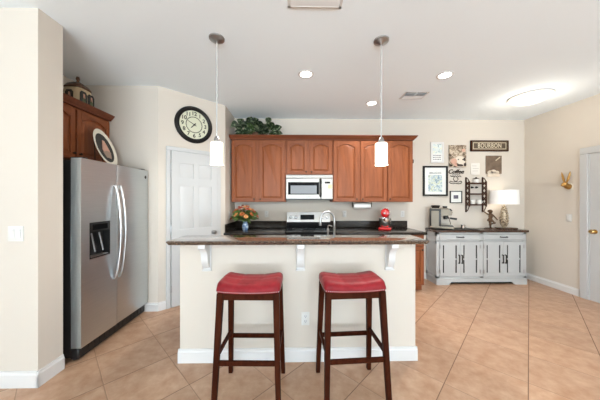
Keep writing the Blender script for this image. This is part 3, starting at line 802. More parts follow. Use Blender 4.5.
for x in (-0.31, -0.22, 0.25, 0.325):
    b = MB(); b.lathe([(0, -0.002), (0.03, -0.002), (0.03, 0.004), (0.021, 0.006), (0.019, 0.024), (0, 0.025)], tl @ Matrix.Translation((x, 0, 0)) @ MX, 16); b.boxc((0, 0, 0), (0.005, 0.006, 0.036)); b.bm.verts.ensure_lookup_table()
    for v in b.bm.verts[-8:]: v.co = tl @ (v.co + Vector((x, -0.026, 0)))
    b.build('knob', mat('knob_grey', (0.42, 0.42, 0.42), 0.3, 0.5) if x < -0.3 else bpy.data.materials['knob_grey'], bgd)
od = MB().box(-0.372, 0.372, -0.655, -0.62, 0.26, 0.86, 0.006, 1).build('oven_door', STEEL, r)
MB().box(-0.27, 0.27, -0.658, -0.654, 0.36, 0.70, 0.002, 1).build('oven_window', BLACKG, od)
MB().tube([(-0.32, -0.654, 0.80), (-0.32, -0.70, 0.80), (0.32, -0.70, 0.80), (0.32, -0.654, 0.80)], 0.011, 8).build('oven_handle', STEELD, od)
MB().box(-0.372, 0.372, -0.655, -0.62, 0.075, 0.25, 0.006, 1).build('storage_drawer', STEEL, r)

# ------------------------------------------------------------------ sink, faucet, soap pump
r = thing('sink', 'stainless undermount sink in the lower counter behind the bar', 'sink', (0.335, 2.51, 0.873))
b = MB(); X, Y, D, T = 0.384, 0.179, 0.2, 0.004
b.box(-X, X, -Y, Y, -D, -D + T).box(-X, -X + T, -Y, Y, -D, -0.001).box(X - T, X, -Y, Y, -D, -0.001).box(-X, X, -Y, -Y + T, -D, -0.001).box(-X, X, Y - T, Y, -D, -0.001)
b.build('basin', STEELD, r)
MB().cyl((0, 0, -D + T), (0, 0, -D + T + 0.004), 0.045, seg=24).build('drain', CHROME, r)
r = thing('faucet', 'tall brushed nickel gooseneck faucet rising behind the bar top', 'faucet', (0.445, 2.75, 0.912))
b = MB(); b.lathe([(0, 0), (0.027, 0), (0.027, 0.006), (0.020, 0.012), (0.018, 0.06), (0.014, 0.065), (0, 0.066)], None, 20); b.build('base', NICKEL, r)
pts = [(0, 0, 0.06), (0, 0, 0.20)]
for i in range(17):
    a = PI * i / 16 * 1.02
    pts.append((-0.083 + 0.083 * math.cos(a), -0.04 * (1 - math.cos(a)) / 2, 0.255 + 0.10 * math.sin(a)))
pts.append((-0.167, -0.04, 0.225))
MB().tube(pts, 0.0125, 12).build('gooseneck_spout', NICKEL, r)
MB().cyl((-0.167, -0.04, 0.235), (-0.167, -0.04, 0.195), 0.016, 0.0145).build('spray_head', NICKEL, r)
b = MB(); b.tube([(0.015, 0, 0.045), (0.035, 0, 0.05), (0.06, 0.0, 0.085)], [0.009, 0.008, 0.006], 8); b.build('lever', NICKEL, r)
r = thing('soap_pump', 'slim nickel soap pump standing beside the gooseneck faucet', 'soap dispenser', (0.372, 2.76, 0.912))
b = MB(); b.lathe([(0, 0), (0.019, 0), (0.019, 0.008), (0.012, 0.014), (0.010, 0.11), (0.014, 0.118), (0.014, 0.15), (0.007, 0.155), (0, 0.156)], None, 16); b.build('pump_body', STEELD, r)
MB().tube([(0, 0, 0.15), (0, 0, 0.185), (0.012, -0.006, 0.193), (0.045, -0.03, 0.185)], [0.006, 0.006, 0.006, 0.005], 8).build('nozzle', STEELD, r)

# ------------------------------------------------------------------ bar stools
def make_stool(label, loc, rotz):
    r = thing('bar_stool', label, 'stool', loc, rotz, None)
    HW, HD = 0.215, 0.145
    # saddle cushion
    nx, ny = 36, 22
    def ztop(u, v):
        z = 0.820 + 0.025 * abs(u) ** 2.2
        e = max(abs(u), abs(v)); 
        edge = 0.022 * max(0, (abs(v) - 0.66) / 0.34) ** 2.6 + 0.020 * max(0, (abs(u) - 0.82) / 0.18) ** 2.4
        tuft = 0.0055 * (math.exp(-((abs(u) - 0.34) / 0.028) ** 2) + math.exp(-(v / 0.04) ** 2))
        dome = 0.008 * (1 - v * v)
        return z + dome - edge - tuft
    def sup(u, v):
        return HW * u * (1 - 0.030 * abs(v) ** 6), HD * v * (1 - 0.045 * abs(u) ** 6)
    def zbot(u): return 0.766 + 0.009 * abs(u) ** 2
    vs = []; idx = {}
    for j in range(ny + 1):
        for i in range(nx + 1):
            u, v = 2 * i / nx - 1, 2 * j / ny - 1
            u = math.copysign(abs(u) ** 0.8, u); v = math.copysign(abs(v) ** 0.8, v)
            x, y = sup(u, v); idx[i, j] = len(vs); vs.append((x, y, ztop(u, v)))
    fs = [(idx[i, j], idx[i + 1, j], idx[i + 1, j + 1], idx[i, j + 1]) for i in range(nx) for j in range(ny)]
    rim = [(i, 0) for i in range(nx)] + [(nx, j) for j in range(ny)] + [(i, ny) for i in range(nx, 0, -1)] + [(0, j) for j in range(ny, 0, -1)]
    prev = [idx[p] for p in rim]
    for t_, bulge in ((0.35, 1.018), (0.7, 1.018), (1.0, 0.995), (1.0, 0.80)):
        cur = []
        for p in rim:
            x, y, z = vs[idx[p]]; zb_ = zbot(x / HW)
            cur.append(len(vs)); vs.append((x * bulge, y * (bulge + (0.006 if bulge > 1 else 0)), z + (zb_ - z) * t_))
        n_ = len(rim)
        for k in range(n_): fs.append((prev[k], prev[(k + 1) % n_], cur[(k + 1) % n_], cur[k]))
        prev = cur
    fs.append(tuple(prev))
    b = MB(); b.mesh(vs, fs); seat = b.build('seat_cushion', REDL, r, ang=60)
    # nail head trim along the lower edge
    b = MB()
    def nail(x, y, z, nx_, ny_):
        b.ell((x, y, z), (0.0036 if ny_ else 0.002, 0.002 if ny_ else 0.0036, 0.0036), 6)
    for k in range(30):
        u = -0.96 + 1.92 * k / 29
        for sy in (-1, 1): nail(HW * u, sy * (HD * (1 - 0.045 * abs(u) ** 6) * 1.012 + 0.001), zbot(u) + 0.009, 0, 1)
    for k in range(17):
        v = -0.92 + 1.84 * k / 16
        for sx in (-1, 1): nail(sx * (HW * (1 - 0.03 * abs(v) ** 6) * 1.01 + 0.001), HD * v, zbot(1) + 0.009, 1, 0)
    b.build('nailhead_trim', NICKEL, seat)
    # apron
    b = MB()
    lx, ly, bx, by = 0.190, 0.122, 0.213, 0.190
    b.box(-lx, lx, -ly - 0.006, -ly + 0.014, 0.718, 0.767).box(-lx, lx, ly - 0.014, ly + 0.006, 0.718, 0.767)
    b.box(-lx - 0.006, -lx + 0.014, -ly, ly, 0.718, 0.771).box(lx - 0.014, lx + 0.006, -ly, ly, 0.718, 0.771)
    b.build('apron', ESPR, r)
    def leg_at(sx, sy, z):
        u = 1 - z / 0.76
        return Vector((sx * (lx + (bx - lx) * u), sy * (ly + (by - ly) * u), z))
    for sx in (-1, 1):
        for sy in (-1, 1):
            b = MB(); b.obox(leg_at(sx, sy, 0), leg_at(sx, sy, 0.768), 0.032, 0.032, (0, 1, 0), 0.003, 0.042, 0.042); b.build('leg', ESPR, r)
    for z, (a, c) in ((0.315, ((-1, -1), (1, -1))), (0.315, ((-1, 1), (1, 1))), (0.355, ((-1, -1), (-1, 1))), (0.355, ((1, -1), (1, 1)))):
        b = MB(); b.obox(leg_at(*a, z), leg_at(*c, z), 0.018, 0.032, (0, 0, 1), 0.002); b.build('stretcher', ESPR, r)
    return r
st1 = make_stool('red leather saddle bar stool with dark legs, left of the two at the bar', (-0.322, 1.742, 0), math.radians(-1.5))
st2 = dup(st1, 'red leather saddle bar stool with dark legs, right of the two at the bar', (0.402, 1.755, 0), math.radians(3.5))

# ------------------------------------------------------------------ stand mixer, vase, bouquet, paper towels
r = thing('stand_mixer', 'glossy red stand mixer with steel bowl on the back counter', 'mixer', (1.475, 3.90, 0.912), math.radians(-24))
# local: head points to -y after the turn => mostly to the left front
b = MB(); b.boxc((0, 0.02, 0.02), (0.20, 0.30, 0.04), 0.018, None, 3); b.build('base', REDE, r)
b = MB(); b.boxc((0, 0.12, 0.14), (0.10, 0.085, 0.22), 0.03, None, 3); b.build('column', REDE, r)
b = MB(); b.lathe([(0, -0.165), (0.052, -0.155), (0.072, -0.11), (0.078, 0.0), (0.076, 0.09), (0.060, 0.14), (0, 0.155)], Matrix.Translation((0, 0.03, 0.275)) @ MX, 24, 0.95, 1.0); hd = b.build('head', REDE, r)
b = MB(); b.lathe([(0.0750, -0.03), (0.0795, -0.03), (0.0795, -0.015), (0.0750, -0.015)], Matrix.Translation((0, 0.03, 0.275)) @ MX, 24, 0.96, 1.01); b.build('trim_band', CHROME, hd)
MB().cyl((0, -0.132, 0.275), (0, -0.142, 0.275), 0.014).build('attachment_hub', NICKEL, hd)
b = MB(); b.lathe([(0, 0.04), (0.05, 0.041), (0.055, 0.05), (0.088, 0.09), (0.098, 0.19), (0.102, 0.193), (0.095, 0.191), (0.085, 0.095), (0, 0.05)], Matrix.Translation((0, -0.05, 0)), 28); b.build('bowl', CHROME, r)
MB().cyl((0, -0.05, 0.07), (0, -0.05, 0.215), 0.012, seg=10).build('beater_shaft', CHROME, r)
MB().ell((-0.068, 0.06, 0.265), 0.012).build('speed_knob', BLACKP, r)

GLASSB = ramp_mat('blue_white_porcelain', [(0.42, (0.52, 0.62, 0.74)), (0.55, (0.12, 0.22, 0.42))], (1, 1, 1), 28, 2, 0.12)
r = thing('flower_vase', 'small blue and white vase on the counter under the bouquet', 'vase', (-0.825, 3.86, 0.912))
b = MB(); b.lathe([(0, 0), (0.035, 0), (0.042, 0.01), (0.052, 0.05), (0.046, 0.09), (0.030, 0.125), (0.034, 0.142), (0.031, 0.142), (0.026, 0.125), (0.04, 0.085), (0.045, 0.05), (0, 0.012)], None, 24); b.build('vase_body', GLASSB, r)
PETALS = [mat('petal_orange', (0.62, 0.19, 0.06), 0.6), mat('petal_rust', (0.46, 0.11, 0.06), 0.6), mat('petal_peach', (0.72, 0.34, 0.12), 0.6)]
LEAFG = mat('bouquet_green', (0.085, 0.15, 0.03), 0.55)
r = thing('flower_bouquet', 'bouquet of orange and rust flowers in the blue vase', 'flowers', (-0.825, 3.86, 0.955))
rnd = random.Random(3)
heads = []
for k in range(26):
    a = 2 * PI * k * 0.381966; q = math.sqrt((k + 0.5) / 26)
    heads.append(Vector((0.215 * q * math.cos(a), 0.15 * q * math.sin(a) - 0.02, 0.36 - 0.19 * q * q + rnd.uniform(-0.03, 0.02))))
b = MB()
for h in heads: b.tube([(h.x * 0.05, h.y * 0.05, 0.0), (h.x * 0.12, h.y * 0.12, 0.10), (h.x * 0.55, h.y * 0.55, 0.10 + (h.z - 0.10) * 0.6), h], 0.0028, 5)
b.build('stems', LEAFG, r)
def leaf(b, p, d, L, w, droop=0.3, cup=0.15, n=5):
    d = Vector(d).normalized(); side = d.cross(Vector((rnd.uniform(-0.6, 0.6), -1, rnd.uniform(-0.2, 0.8))))
    if side.length < 1e-3: side = Vector((1, 0, 0))
    side.normalize(); up = side.cross(d)
    vs = []
    for i in range(n + 1):
        u = i / n; c = Vector(p) + d * L * u - Vector((0, 0, 1)) * droop * L * u * u
        ww = w * math.sin(PI * (u ** 0.75)) * 0.5 + 0.0008
        vs += [c - side * ww + up * cup * ww, c, c + side * ww + up * cup * ww]
    fs = []
    for i in range(n):
        for j in (0, 1): fs.append((3 * i + j, 3 * i + j + 1, 3 * i + 4 + j, 3 * i + 3 + j))
    b.mesh(vs, fs)
b = MB()
for k in range(170):
    a = rnd.uniform(0, 2 * PI); q = rnd.uniform(0.15, 0.9)
    p = (0.175 * q * math.cos(a), 0.12 * q * math.sin(a) - 0.01, 0.11 + 0.03 * q + 0.13 * rnd.random())
    leaf(b, p, (math.cos(a), math.sin(a), rnd.uniform(-0.2, 0.9)), rnd.uniform(0.07, 0.115), rnd.uniform(0.026, 0.042))
b.build('foliage', LEAFG, r)
for k, h in enumerate(heads):
    b = MB()
    axis = (h - Vector((0, 0, 0.05))).normalized(); Q = Vector((0, 0, 1)).rotation_difference(axis).to_matrix().to_4x4(); M = Matrix.Translation(h) @ Q
    R = rnd.uniform(0.038, 0.050)
    for ring in range(4):
        m = 12 - 2 * ring; tilt = 0.1 + 0.4 * ring; rr = R * (1 - 0.18 * ring)
        for i in range(m):
            a = 2 * PI * i / m + ring * 0.4; dr_ = Vector((math.cos(a) * math.cos(tilt), math.sin(a) * math.cos(tilt), math.sin(tilt)))
            s_ = Vector((-math.sin(a), math.cos(a), 0)) * rr * 0.24
            p0 = M @ (dr_ * rr * 0.12 + Vector((0, 0, 0.002 * ring))); p1 = M @ (dr_ * rr * 0.65 + s_); p2 = M @ (dr_ * rr); p3 = M @ (dr_ * rr * 0.65 - s_)
            b.mesh([p0, p1, p2, p3], [(0, 1, 2, 3)])
    b.ell(M @ Vector((0, 0, 0.006)), R * 0.25, 8)
    b.build('flower', PETALS[k % 3], r)

r = thing('paper_towel_holder', 'dark paper towel bracket under the cabinet right of the range', 'holder', (1.108, 3.97, 1.367))
b = MB()
for x in (-0.158, 0.158): b.box(x - 0.004, x + 0.004, -0.02, 0.02, -0.085, -0.003, 0.003, 1)
b.box(-0.162, 0.162, -0.02, 0.02, -0.005, -0.0005).cyl((-0.158, 0, -0.066), (0.158, 0, -0.066), 0.006, seg=10)
b.build('bracket', DKBRONZE, r)
o = MB().lathe([(0.018, -0.14), (0.042, -0.14), (0.042, 0.14), (0.018, 0.14), (0.018, -0.14)], Matrix.Rotation(PI / 2, 4, 'Y'), 28).build('paper_towel_roll', PAPER, loc=(1.108, 3.97, 1.301))
tag(o, 'white paper towel roll hanging under the upper cabinets', 'paper towel')
# wooden hanger on the cabinet end panel
r = thing('wall_hanger', 'small carved wooden holder with black top on the end of the upper cabinets', 'holder', (1.934, 4.03, 1.72), PI / 2)
b = MB(); pts = [(-0.06, 0)]
for i in range(9): pts.append((0.06 + 0.012 * (i % 2), i * 0.037))
pts += [(-0.06, 0.30)]
b.prism(pts, -0.03, -0.0005); b.build('wood_board', ramp_mat('honey_wood', [(0.3, (0.33, 0.14, 0.05)), (0.7, (0.45, 0.21, 0.09))], (6, 6, 1), 6, 3, 0.5), r)
MB().box(-0.075, 0.075, -0.05, -0.0005, 0.30, 0.365, 0.01, 2).build('cap', BLACKW, r)

# ------------------------------------------------------------------ trailing plant on top of the cabinets
r = thing('potted_plant', 'dark leafy variegated plant on top of the left upper cabinets', 'plant', (-0.64, 4.00, UT + 0.0125))
b = MB(); b.lathe([(0, 0), (0.075, 0), (0.10, 0.11), (0.10, 0.12), (0.09, 0.115), (0, 0.10)], None, 20); b.build('pot', mat('brown_wicker', (0.10, 0.05, 0.025), 0.8), r)
VARI = ramp_mat('variegated_leaf', [(0.44, (0.014, 0.030, 0.012)), (0.56, (0.045, 0.075, 0.030)), (0.68, (0.36, 0.42, 0.27))], (1, 1, 1), 26, 3, 0.4)
rp = random.Random(11)
b = MB(); stems = MB()
def big_leaf(b, p, d, up, L, w):
    d = Vector(d).normalized(); side = d.cross(Vector(up)).normalized(); u_ = side.cross(d); n = 8; vs = []
    for i in range(n + 1):
        u = i / n; c = Vector(p) + d * L * u - Vector((0, 0, 1)) * 0.45 * L * u * u
        ww = w * (math.sin(PI * u ** 0.6) ** 0.8) * 0.5 + 0.001
        vs += [c - side * ww + u_ * 0.2 * ww, c - side * ww * .5 + u_ * 0.06 * ww, c, c + side * ww * .5 + u_ * 0.06 * ww, c + side * ww + u_ * 0.2 * ww]
    fs = [(5 * i + j, 5 * i + j + 1, 5 * i + 6 + j, 5 * i + 5 + j) for i in range(n) for j in range(4)]
    b.mesh(vs, fs)
for k in range(52):
    x = rp.uniform(-0.30, 0.30); y = rp.uniform(-0.16, 0.06)
    hmax = 0.24 if x < 0 else 0.17
    z = 0.09 + rp.random() * hmax * (1 - (abs(x) / 0.45) ** 2)
    a = math.atan2(y - 0.02, x) + rp.uniform(-0.9, 0.9)
    L = rp.uniform(0.15, 0.21) if x < 0.02 else rp.uniform(0.10, 0.15)
    d = Vector((math.cos(a) * 0.8, math.sin(a) * 0.8 - 0.4, rp.uniform(-0.1, 0.75)))
    if x + d.normalized().x * L < -0.40: d.x *= -0.3
    if y + d.normalized().y * L > 0.17: d.y = -abs(d.y)
    big_leaf(b, (x, y, z), d, (rp.uniform(-0.5, 0.5), -1, rp.uniform(0.2, 0.9)), L, L * rp.uniform(0.60, 0.78))
    stems.tube([(x * 0.15, y * 0.15, 0.10), (x * 0.6, y * 0.6, z + 0.03), (x, y, z)], 0.003, 5)
for x, z, dx in ((-0.27, 0.22, -0.6), (-0.24, 0.29, -0.3), (-0.12, 0.32, 0.1), (-0.06, 0.31, 0.5), (0.03, 0.26, 0.2), (0.22, 0.24, 0.25), (0.20, 0.31, -0.2), (0.30, 0.20, 0.6)):
    big_leaf(b, (x, -0.08, z - 0.04), (dx, -0.5, 0.55), (0.2, -1, 0.5), 0.18, 0.125)
    stems.tube([(x * 0.2, 0, 0.10), (x * 0.7, -0.03, z * 0.6), (x, -0.08, z - 0.04)], 0.003, 5)
for v in b.bm.verts:
    if v.co.z < 0.06: v.co.z = 0.06 + (0.06 - v.co.z) * 0.1
b.build('foliage', VARI, r); stems.build('stems', LEAFG, r)

# ------------------------------------------------------------------ sideboard
SBX0, SBX1, SBF, SBB = 2.325, 3.815, 3.875, 4.185
r = thing('sideboard', 'pale grey farmhouse sideboard with four doors and dark wood top on back wall', 'sideboard', (SBX0, SBB, 0))
W, D = SBX1 - SBX0, SBB - SBF
b = MB()
b.box(0, W, -D + 0.022, 0, 0.10, 0.865)
b.box(0, W, -D, -D + 0.0225, 0.835, 0.865).box(0, W, -D, -D + 0.0225, 0.715, 0.735).box(0, W, -D, -D + 0.0225, 0.10, 0.135)
for x in (0, W / 2 - 0.025, W - 0.04): b.box(x, x + (0.05 if 0 < x < W - 0.1 else 0.04), -D, -D + 0.0225, 0.10, 0.865)
# framed end panels
for xs in (-0.008, W):
    b.box(xs, xs + 0.008, -D, -D + 0.045, 0.10, 0.865).box(xs, xs + 0.008, -0.045, 0, 0.10, 0.865).box(xs, xs + 0.008, -D, 0, 0.80, 0.865).box(xs, xs + 0.008, -D, 0, 0.10, 0.16).box(xs, xs + 0.008, -D, 0, 0.68, 0.72)
b.build('cabinet_box', GREYW, r)
b = MB()
b.prism([(-0.012, 0), (0.19, 0), (0.235, 0.045), (W - 0.235, 0.045), (W - 0.19, 0), (W + 0.012, 0), (W + 0.012, 0.10), (-0.012, 0.10)], -D - 0.012, -D + 0.02)
b.box(-0.012, 0.01, -D + 0.02, 0, 0, 0.10).box(W - 0.01, W + 0.012, -D + 0.02, 0, 0, 0.10).box(-0.016, W + 0.016, -D - 0.016, 0, 0.092, 0.108, 0.003, 1)
b.build('plinth', GREYW, r)
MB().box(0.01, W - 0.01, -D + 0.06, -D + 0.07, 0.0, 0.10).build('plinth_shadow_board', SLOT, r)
MB().box(-0.03, W + 0.03, -D - 0.03, 0.0, 0.866, 0.902, 0.005, 2).build('wood_top', TOPW, r)
def bar_pull(parent, p0, p1, off=-0.024):
    p0 = Vector(p0); p1 = Vector(p1); o_ = Vector((0, off, 0)); e = (p1 - p0) * 0.12
    b = MB(); b.tube([p0, p0 + o_ * 0.9, p0 + o_ + e, p1 + o_ - e, p1 + o_ * 0.9, p1], 0.0075, 8)
    for p in (p0, p1): b.boxc(p + Vector((0, -0.001, 0)), (0.016, 0.003, 0.016))
    b.build('handle', BLACKW, parent)
for a, c in ((0.045, W / 2 - 0.03), (W / 2 + 0.03, W - 0.045)):
    dw = MB().box(a, c, -D - 0.006, -D + 0.012, 0.742, 0.828, 0.003, 1).build('drawer', GREYW, r)
    m = (a + c) / 2; bar_pull(dw, (m - 0.055, -D - 0.006, 0.787), (m + 0.055, -D - 0.006, 0.787))
edges = [0.042, W / 4 + 0.008, W / 2 - 0.027]
dl = [(0.042, W / 4 + 0.006, 1), (W / 4 + 0.010, W / 2 - 0.027, 0), (W / 2 + 0.027, 3 * W / 4 - 0.010, 1), (3 * W / 4 - 0.006, W - 0.042, 0)]
for a, c, hr in dl:
    z0, z1 = 0.142, 0.708; fw = 0.052
    b = MB(); y0_, y1_ = -D - 0.012, -D - 0.0005
    b.box(a, a + fw, y0_, y1_, z0, z1).box(c - fw, c, y0_, y1_, z0, z1).box(a + fw, c - fw, y0_, y1_, z1 - 0.055, z1).box(a + fw, c - fw, y0_, y1_, z0, z0 + 0.055)
    dr = b.build('door', GREYW, r)
    MB().box(a + fw, c - fw, y1_ - 0.0015, y1_ + 0.002, z0 + 0.055, z1 - 0.055).build('dark_backing', SLOT, dr)
    b = MB(); b.box(a + fw + 0.022, c - fw - 0.022, y1_ - 0.008, y1_ - 0.001, z0 + 0.055, z1 - 0.055)
    b.box(a + fw, c - fw, y1_ - 0.006, y1_ - 0.001, z0 + 0.27, z0 + 0.292); b.build('panel', GREYW, dr)
    hx = c - 0.022 if hr else a + 0.022
    bar_pull(dr, (hx, y0_, 0.36), (hx, y0_, 0.49))
    for hz in (0.22, 0.63):
        xx = a + 0.003 if hr else c - 0.003
        MB().box(xx - 0.010, xx + 0.010, y0_ - 0.003, y0_ + 0.001, hz - 0.03, hz + 0.03).build('hinge', NICKEL, dr)

# things on the sideboard
ZT = 0.9022
MAT = mat('black_rubber_mat', (0.010, 0.009, 0.008), 0.5, spec=0.2)
o = MB().box(-0.36, 0.36, -0.165, 0.165, 0, 0.006, 0.002, 1).build('bar_mat', MAT, loc=(2.67, 4.013, ZT)); tag(o, 'thin black mat under the espresso machine on the sideboard', 'mat')
ESTEEL = mat('espresso_steel', (0.19, 0.165, 0.13), 0.45, 0.8)
r = thing('espresso_machine', 'steel espresso machine with black hopper on the sideboard', 'coffee machine', (2.465, 4.0, ZT + 0.0065), math.radians(62))
r.scale = (1.05, 1.05, 1.06)
HX = 0.098
b = MB(); b.box(-HX, HX, -0.18, 0.16, 0.012, 0.05, 0.006, 2); b.build('drip_base', ESTEEL, r)
b = MB()
for x in (-0.08, 0.08):
    for y in (-0.16, 0.14): b.cyl((x, y, 0), (x, y, 0.012), 0.012, seg=10)
b.build('feet', BLACKP, r)
MB().box(-HX + 0.012, HX - 0.012, -0.17, -0.005, 0.0505, 0.056).build('drip_grille', BLACKP, r)
MB().box(-HX + 0.004, HX - 0.004, 0.0, 0.158, 0.05, 0.32, 0.006, 2).build('rear_tower', BLACKP, r)
for x in (-HX, HX): MB().box(x - 0.003, x + 0.003, 0.030, 0.138, 0.03, 0.292, 0.003, 1).build('side_panel', ESTEEL, r)
b = MB(); b.prism([(-0.14, 0.225), (0.0, 0.215), (0.0, 0.318), (-0.10, 0.318), (-0.155, 0.275)], -HX, HX, Matrix.Rotation(PI / 2, 4, 'Z')); hd = b.build('head', ESTEEL, r)
MB().box(-HX, HX, -0.10, 0.15, 0.3185, 0.335, 0.004, 1).build('top_rail', ESTEEL, r)
for x in (-0.06, 0.06):
    b = MB(); b.lathe([(0, 0), (0.022, 0), (0.02, 0.02), (0, 0.021)], Matrix.Translation((x, -0.128, 0.297)) @ Matrix.Rotation(math.radians(52), 4, 'X'), 16); b.build('dial', BLACKP, hd)
b = MB(); b.lathe([(0, 0), (0.024, 0), (0.024, 0.006), (0, 0.007)], Matrix.Translation((0, -0.13, 0.297)) @ Matrix.Rotation(math.radians(52), 4, 'X'), 20); b.build('pressure_gauge', PAPER, hd)
MB().cyl((0.035, -0.07, 0.226), (0.035, -0.07, 0.19), 0.034, 0.032, 20).build('group_head', CHROME, r)
pf = MB().cyl((0.035, -0.07, 0.19), (0.035, -0.07, 0.155), 0.036, 0.029, 20).build('portafilter', CHROME, r)
MB().tube([(0.035, -0.10, 0.175), (0.04, -0.15, 0.17), (0.042, -0.225, 0.16)], [0.010, 0.015, 0.017], 10).build('portafilter_handle', BLACKP, pf)
MB().tube([(-0.088, -0.09, 0.226), (-0.092, -0.11, 0.18), (-0.094, -0.13, 0.085)], 0.006, 8).build('steam_wand', CHROME, r)
MB().cyl((-0.05, -0.07, 0.226), (-0.05, -0.07, 0.16), 0.03, 0.02, 16).build('grinder_chute', BLACKP, r)
cu = MB().cyl((0.035, -0.075, 0.0565), (0.035, -0.075, 0.11), 0.026, 0.033, 18).build('cup_stand', BRASS, r) if False else None
b = MB(); b.lathe([(0, 0), (0.05, 0), (0.066, 0.03), (0.068, 0.038), (0.05, 0.046), (0, 0.047)], Matrix.Translation((-0.02, 0.075, 0.335)), 24); b.build('bean_hopper', mat('smoked_plastic', (0.02, 0.017, 0.014), 0.25), r)
b = MB(); b.cyl((0.02, -0.06, 0.335), (0.02, -0.06, 0.365), 0.03, 0.034, 18); b.build('tamper', BLACKP, r)
r = thing('milk_jug', 'small steel milk jug on the mat right of the espresso machine', 'jug', (2.83, 3.98, ZT + 0.0065))
b = MB(); b.lathe([(0, 0), (0.032, 0), (0.035, 0.015), (0.028, 0.055), (0.033, 0.072), (0.030, 0.072), (0.025, 0.055), (0.031, 0.018), (0, 0.006)], None, 20); b.build('jug_body', CHROME, r)
MB().tube([(0.030, 0, 0.06), (0.052, 0, 0.058), (0.055, 0, 0.03), (0.033, 0, 0.018)], 0.004, 8).build('jug_handle', CHROME, r)

# dancing bronze statuette (one continuous body)
r = thing('statuette', 'small bronze dancing figure statuette beside the table lamp', 'figurine', (3.345, 4.03, ZT))
MB().lathe([(0, 0), (0.085, 0), (0.085, 0.008), (0.07, 0.018), (0, 0.02)], None, 24).build('plinth', TOPW, r)
b = MB()
def limb(pts, rs): b.tube(pts, rs, 10); [b.ell(p, q, 10) for p, q in zip(pts, rs)]
b.ell((0.0, 0, 0.165), (0.036, 0.028, 0.032)); b.ell((0.008, 0, 0.215), (0.036, 0.027, 0.042)); b.ell((0.006, 0, 0.25), (0.033, 0.024, 0.02))
b.ell((0.002, -0.004, 0.293), (0.030, 0.029, 0.033)); b.cyl((0.004, 0, 0.25), (0.003, 0, 0.275), 0.016)
b.ell((0.004, 0.004, 0.315), (0.033, 0.032, 0.020))
limb([(-0.008, 0, 0.15), (-0.006, -0.012, 0.09), (0.004, 0, 0.03), (0.004, -0.02, 0.022)], [0.024, 0.020, 0.012, 0.010])
limb([(0.02, 0, 0.15), (0.05, -0.03, 0.105), (0.028, 0.03, 0.075), (0.024, 0.05, 0.065)], [0.024, 0.019, 0.012, 0.010])
limb([(-0.028, 0, 0.248), (-0.075, -0.01, 0.268), (-0.118, -0.015, 0.298), (-0.135, -0.02, 0.305)], [0.015, 0.012, 0.010, 0.010])
limb([(0.036, 0, 0.245), (0.072, -0.012, 0.205), (0.098, -0.02, 0.17), (0.104, -0.022, 0.158)], [0.015, 0.012, 0.010, 0.010])
b.ell((-0.01, -0.005, 0.15), (0.045, 0.036, 0.022))
for k in range(5): b.ell((0.03 * math.cos(k * 1.3), 0.03 * math.sin(k * 1.3), 0.305 + 0.006 * (k % 2)), 0.011, 8)
b.ell((0.0, -0.034, 0.29), (0.006, 0.008, 0.007), 8)
b.build('figure', BRONZE, r, remesh=0.0042)

# table lamp: carved leaf-bud base, drum shade
r = thing('table_lamp', 'gilded carved table lamp with white drum shade at the right end of the sideboard', 'lamp', (3.575, 4.015, ZT))
MB().boxc((0.035, 0, 0.012), (0.30, 0.13, 0.024), 0.006, None, 2).build('base_block', TOPW, r)
LAMPB = ramp_mat('antique_gilt', [(0.38, (0.10, 0.065, 0.04)), (0.52, (0.46, 0.36, 0.24)), (0.7, (0.66, 0.56, 0.42))], (1, 1, 1), 38, 4, 0.45, metal=0.3)
def bud(u): return 0.020 + 0.038 * math.sin(PI * min(1, u * 0.98 + 0.02) ** 0.75)
b = MB(); b.lathe([(0, 0.024), (0.04, 0.024)] + [(bud(i / 14) * 0.93 if i < 14 else 0.012, 0.03 + 0.355 * i / 14) for i in range(15)] + [(0.008, 0.40)], None, 24)
for ring in range(8):
    u = 0.06 + ring * 0.115; R = bud(u); z = 0.03 + 0.355 * u
    for k in range(8):
        a = 2 * PI * (k + 0.5 * (ring % 2)) / 8
        M = Matrix.Rotation(a, 4, 'Z')
        vs = []
        for i in range(5):
            w = [0.016, 0.021, 0.018, 0.010, 0.001][i] * (0.5 + R / 0.08); zz = z + 0.016 * i
            rr_ = (bud(min(1, (zz - 0.03) / 0.355)) * 0.95 + [0, 0.003, 0.005, 0.009, 0.014][i])
            vs += [M @ Vector((rr_ - 0.004, -w, zz)), M @ Vector((rr_ + 0.003, 0, zz)), M @ Vector((rr_ - 0.004, w, zz))]
        b.mesh(vs, [(3 * i + j, 3 * i + j + 1, 3 * i + 4 + j, 3 * i + 3 + j) for i in range(4) for j in (0, 1)])
b.build('carved_base', LAMPB, r, ang=70)
MB().cyl((0, 0, 0.38), (0, 0, 0.66), 0.006, seg=10).build('stem', BRASS, r)
b = MB(); b.lathe([(0.196, 0.425), (0.199, 0.425), (0.193, 0.668), (0.190, 0.668)], None, 44)
bm_ = b.bm
for f in [f for f in bm_.faces if len(f.verts) > 8]: bm_.faces.remove(f)
# close the shell between inner and outer
ring_o = [v for v in bm_.verts]
b.lathe([(0.196, 0.425), (0.195, 0.427), (0.189, 0.666), (0.190, 0.668)], None, 44)
for f in [f for f in bm_.faces if len(f.verts) > 8]: bm_.faces.remove(f)
sh = b.build('lamp_shade', LINEN, r)
b = MB()
for k in range(3):
    a = 2 * PI * k / 3; b.tube([(0, 0, 0.655), (0.191 * math.cos(a), 0.191 * math.sin(a), 0.655)], 0.002, 5)
b.ell((0, 0, 0.672), 0.008, 8); b.build('spider', BRASS, r)

l = bpy.data.lights.new('table_lamp_bulb', 'POINT'); l.energy = 1.4; l.color = (1, 0.90, 0.76); l.shadow_soft_size = 0.04
o = bpy.data.objects.new('table_lamp_bulb', l); COL.objects.link(o); o.location = (0, 0, 0.53); o.parent = r

